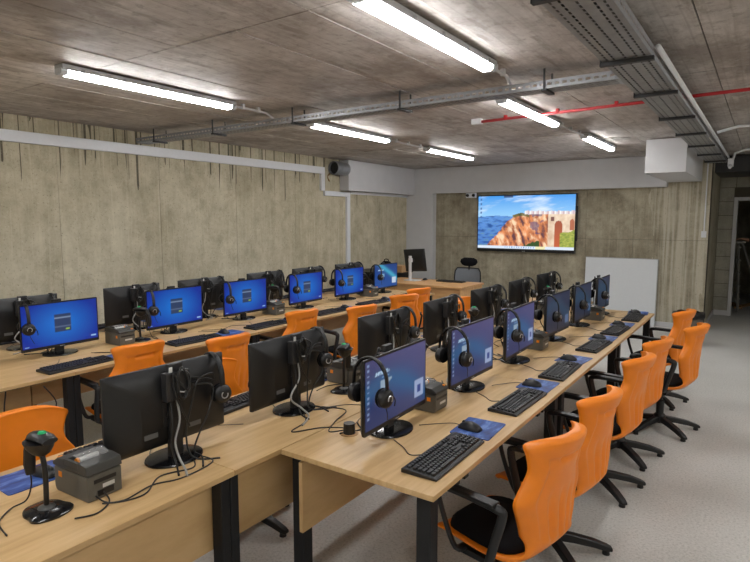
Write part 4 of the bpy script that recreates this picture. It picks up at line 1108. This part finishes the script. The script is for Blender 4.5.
def mesh_chair():
    root = empty('office_chair', (-4.2, 8.75, 0)); root.rotation_euler = (0, 0, PI)
    rg = []
    for z, hw, y in ((0.52, .20, -.22), (0.60, .235, -.24), (0.72, .245, -.23), (0.84, .235, -.24), (0.895, .20, -.25)):
        rg.append([(hw * t, y + .05 * t * t, z) for t in [-1 + k / 5 for k in range(11)]])
    b_ = MB().loft(rg, cap=False, closed=False).build('back_mesh', 'mesh', root, smooth=True)
    fr_ = [(r[0][0], r[0][1], r[0][2]) for r in rg] + [rg[-1][k] for k in range(1, 10)] + [(r[-1][0], r[-1][1], r[-1][2]) for r in reversed(rg)]
    MB().tube(fr_, 0.011, 8).build('back_frame', 'black', root, smooth=True)
    rr_ = []
    for z, hw, d_ in ((0.93, .07, .02), (0.95, .13, .035), (1.0, .165, .042), (1.045, .15, .038), (1.075, .09, .022)):
        rr_.append([(hw * math.cos(a), -0.235 + d_ * math.sin(a), z) for a in [2 * PI * k / 16 for k in range(16)]])
    MB().loft(rr_).build('headrest', 'fabric', root, smooth=True)
    MB().tube([(0, -.25, .50), (0, -.27, .75), (0, -.25, .96)], 0.018, 8).build('back_post', 'black', root, smooth=True)
    MB().loft([[(x, y, z) for x, y in round_poly(w_, w_, .08)] for w_, z in ((.22, .44), (.24, .455), (.24, .48), (.21, .50))]).build('seat', 'fabric', root, smooth='auto')
    MB().box(-.03, .03, -.27, 0, .42, .445).build('seat_bracket', 'black', root)
    MB().lathe([(0.03, 0.08), (0.03, .25), (.018, .25), (.018, .43)], 12).build('gas_column', 'black', root, smooth='auto')
    for k in range(5):
        mx = Matrix.Rotation(2 * PI * k / 5, 4, 'Z')
        MB().loft([[(d_, -w_, z0), (d_, w_, z0), (d_, w_, z1), (d_, -w_, z1)] for d_, w_, z0, z1 in ((.0, .025, .08, .12), (.3, .018, .05, .075))], mx=mx).build('leg', 'black', root)
        MB().cyl((.29, -.02, .025), (.29, .02, .025), .025, n=12, mx=mx).build('caster', 'black', root)
    return tag(root, 'grey mesh office chair with black headrest behind teacher desk', 'chair')
mesh_chair()
# dark low unit, bag and box in the corner
cb = empty('low_cabinet', (-5.57, 8.3, 0))
MB().box(-0.42, 0.42, -0.32, 0.32, 0.03, 0.80).build('body', 'black_metal', cb, bevel=0.004)
MB().box(-0.45, 0.45, -0.35, 0.35, 0.80, 0.83).build('top', 'black', cb, bevel=0.003)
for x in (-0.205, 0.205):
    d_ = MB().box(x - .195, x + .195, -0.335, -0.321, 0.06, 0.78).build('door', 'black_metal', cb, bevel=0.003)
    MB().cyl((x * 0.2, -0.35, 0.45), (x * 0.2, -0.335, 0.45), 0.012, n=10).build('knob', 'steel_dark', d_)
tag(cb, 'low black cabinet in the corner by the white column', 'cabinet')
bx_ = empty('cardboard_box', (-5.16, 8.3, 0.83))
MB().box(-0.10, 0.10, -0.12, 0.12, 0.0, 0.11).build('carton', 'brown', bx_)
MB().box(-0.10, 0.10, -0.12, -0.002, 0.11, 0.114).box(-0.10, 0.10, 0.002, 0.12, 0.11, 0.114).build('flap', 'brown', bx_)
tag(bx_, 'small brown cardboard box on the low black cabinet', 'box')
hm = empty('bag', (-5.42, 8.25, 0.83))
MB().loft([[(k * .12 * math.cos(2 * PI * j / 18), k * .09 * math.sin(2 * PI * j / 18), z) for j in range(18)] for k, z in ((.9, 0), (1.05, .04), (1.0, .10), (.8, .15), (.45, .18))]).build('body', 'fabric', hm, smooth=True)
MB().tube(smooth_path([(-.05, 0, .17), (-.03, 0, .21), (.03, 0, .21), (.05, 0, .17)], 4), .008, 6).build('handle', 'fabric', hm)
tag(hm, 'small rounded black bag beside the cardboard box', 'bag')
# waste bin by the back wall
wbn = empty('waste_bin', (-0.81, 8.85, 0)); wbn.scale = (1.2, 1.2, 1.17)
nb = 20
rg = lambda r, z: [(r * math.cos(2 * PI * j / nb), r * math.sin(2 * PI * j / nb), z) for j in range(nb)]
MB().loft([rg(.115, 0), rg(.145, .36), rg(.138, .36), rg(.11, .02)]).build('bucket', 'bin', wbn, smooth='auto')
MB().loft([[(r * (1 + .06 * math.sin(j * 2.7)) * math.cos(2 * PI * j / nb), r * (1 + .06 * math.sin(j * 2.7)) * math.sin(2 * PI * j / nb), z + .008 * math.sin(j * 1.9)) for j in range(nb)]
           for r, z in ((.152, .32), (.165, .35), (.160, .385), (.145, .392), (.12, .34), (.09, .15))]).build('liner_bag', 'black', wbn, smooth=True)
tag(wbn, 'grey waste bin with black liner behind the last orange chair', 'bin')

# ------------------------------------------------------------------ dark store room: step ladder, planks, person
ld = empty('step_ladder', (-0.26, 12.75, 0))
for s in (-1, 1):
    MB().tube([(-0.10 + 0.0, s * .20, 0.0), (-0.09 - 0.06, s * .15, 1.30)], 0.018, 6).build('front_stile', 'alu', ld)
    MB().tube([(0.32, s * .20, 0.0), (-0.10, s * .15, 1.30)], 0.015, 6).build('rear_stile', 'alu', ld)
for k in range(5):
    z = 0.24 + .24 * k; x = -0.10 - 0.05 * z / 1.3; hw = .20 - .05 * z / 1.3
    MB().box(x - .035, x + .035, -hw, hw, z - .012, z + .012).build('tread', 'alu', ld)
MB().box(-0.19, -0.05, -.16, .16, 1.29, 1.32).build('top_cap', 'alu', ld)
tag(ld, 'aluminium step ladder standing in the dark doorway', 'ladder')
for k, (x, w_, lb) in enumerate(((-0.42, .09, 'short timber board lying inside the dark doorway, wider one'), (-0.28, .06, 'short timber board lying inside the dark doorway, narrower one'))):
    pl = MB().box(-w_ / 2, w_ / 2, -.4, .4, 0, .03).box(-w_ / 2, -w_ / 2 + .02, -.4, .4, .03, .045).build('timber_board', 'brown')
    pl.location = (x, 13.4, 0); pl.rotation_euler = (0, 0, R_(12 - 30 * k)); tag(pl, lb, 'board')

def person():
    root = empty('person', (0.18, 12.95, 0))
    J = {'pel': (0, 0, .95, .13), 'sp': (0, 0, 1.15, .125), 'chest': (-.01, 0, 1.36, .14), 'neck': (-.02, 0, 1.52, .055), 'head0': (-.04, 0, 1.62, .075), 'head': (-.045, 0, 1.72, .085),
         'hl': (0, .10, .88, .095), 'kl': (-.02, .11, .48, .065), 'al': (.02, .11, .09, .045), 'tl': (-.15, .11, .04, .04),
         'hr': (0, -.10, .88, .095), 'kr': (-.02, -.11, .48, .065), 'ar': (.02, -.11, .09, .045), 'tr': (-.15, -.11, .04, .04),
         'shl': (0, .19, 1.42, .065), 'el': (.03, .24, 1.14, .045), 'wl': (-.08, .23, .92, .032), 'pl_': (-.10, .23, .84, .035),
         'shr': (0, -.19, 1.42, .065), 'er': (-.18, -.26, 1.33, .045), 'wr': (-.42, -.25, 1.345, .030), 'pr_': (-.51, -.245, 1.36, .026)}
    E_ = [('pel', 'sp'), ('sp', 'chest'), ('chest', 'neck'), ('neck', 'head0'), ('head0', 'head'), ('pel', 'hl'), ('hl', 'kl'), ('kl', 'al'), ('al', 'tl'), ('pel', 'hr'), ('hr', 'kr'), ('kr', 'ar'), ('ar', 'tr'),
          ('chest', 'shl'), ('shl', 'el'), ('el', 'wl'), ('wl', 'pl_'), ('chest', 'shr'), ('shr', 'er'), ('er', 'wr'), ('wr', 'pr_')]
    for k in range(4):
        yy = -.275 + .02 * k
        J[f'f{k}'] = (-.57, yy, 1.372, .0095); J[f'g{k}'] = (-.625, yy, 1.358, .009); J[f'h{k}'] = (-.650, yy, 1.325, .008)
        E_ += [('pr_', f'f{k}'), (f'f{k}', f'g{k}'), (f'g{k}', f'h{k}')]
        J[f'F{k}'] = (-.115, .20 + .02 * k, .79, .0095); J[f'G{k}'] = (-.12, .20 + .02 * k, .745, .009); E_ += [('pl_', f'F{k}'), (f'F{k}', f'G{k}')]
    J['t0'] = (-.51, -.205, 1.352, .011); J['t1'] = (-.56, -.19, 1.342, .009); E_ += [('pr_', 't0'), ('t0', 't1')]
    J['T0'] = (-.13, .215, .84, .011); J['T1'] = (-.15, .21, .80, .009); E_ += [('pl_', 'T0'), ('T0', 'T1')]
    names = list(J); me = bpy.data.meshes.new('body')
    me.from_pydata([J[n_][:3] for n_ in names], [(names.index(a), names.index(b_)) for a, b_ in E_], [])
    o = bpy.data.objects.new('body', me); COL.objects.link(o); o.parent = root
    sk = o.modifiers.new('skin', 'SKIN'); sub = o.modifiers.new('sub', 'SUBSURF'); sub.levels = 1; sub.render_levels = 2
    lay = me.skin_vertices[0].data if me.skin_vertices else None
    if lay is None:
        bm = bmesh.new(); bm.from_mesh(me); bm.verts.layers.skin.verify(); bm.to_mesh(me); bm.free(); lay = me.skin_vertices[0].data
    for i, n_ in enumerate(names):
        lay[i].radius = (J[n_][3], J[n_][3]); lay[i].use_root = (n_ == 'pel')
    # skin where hands and head are, dark clothing elsewhere
    t = NT('person_surface'); sep = t.new('ShaderNodeSeparateXYZ'); t.link(t.pos(obj=True), sep.inputs[0])
    hand = t.math('LESS_THAN', sep.outputs[0], -0.43); head = t.math('GREATER_THAN', sep.outputs[2], 1.5)
    low = t.math('MULTIPLY', t.math('LESS_THAN', sep.outputs[2], .90), t.math('GREATER_THAN', sep.outputs[1], .185))
    m_ = t.math('MAXIMUM', t.math('MAXIMUM', hand, head), low)
    t.link(t.mix(m_, lin(32, 33, 40), lin(196, 150, 124)), t.b.inputs['Base Color']); t.b.inputs['Roughness'].default_value = 0.75
    me.materials.append(t.m)
    MB().loft([[(-.03 + r * math.cos(2 * PI * j / 16), r * .9 * math.sin(2 * PI * j / 16), z) for j in range(16)] for r, z in ((.096, 1.73), (.102, 1.77), (.09, 1.81), (.05, 1.835))]).build('hair', 'black', root, smooth=True)
    return tag(root, 'person in dark clothes reaching a hand to the step ladder', 'person')
person()
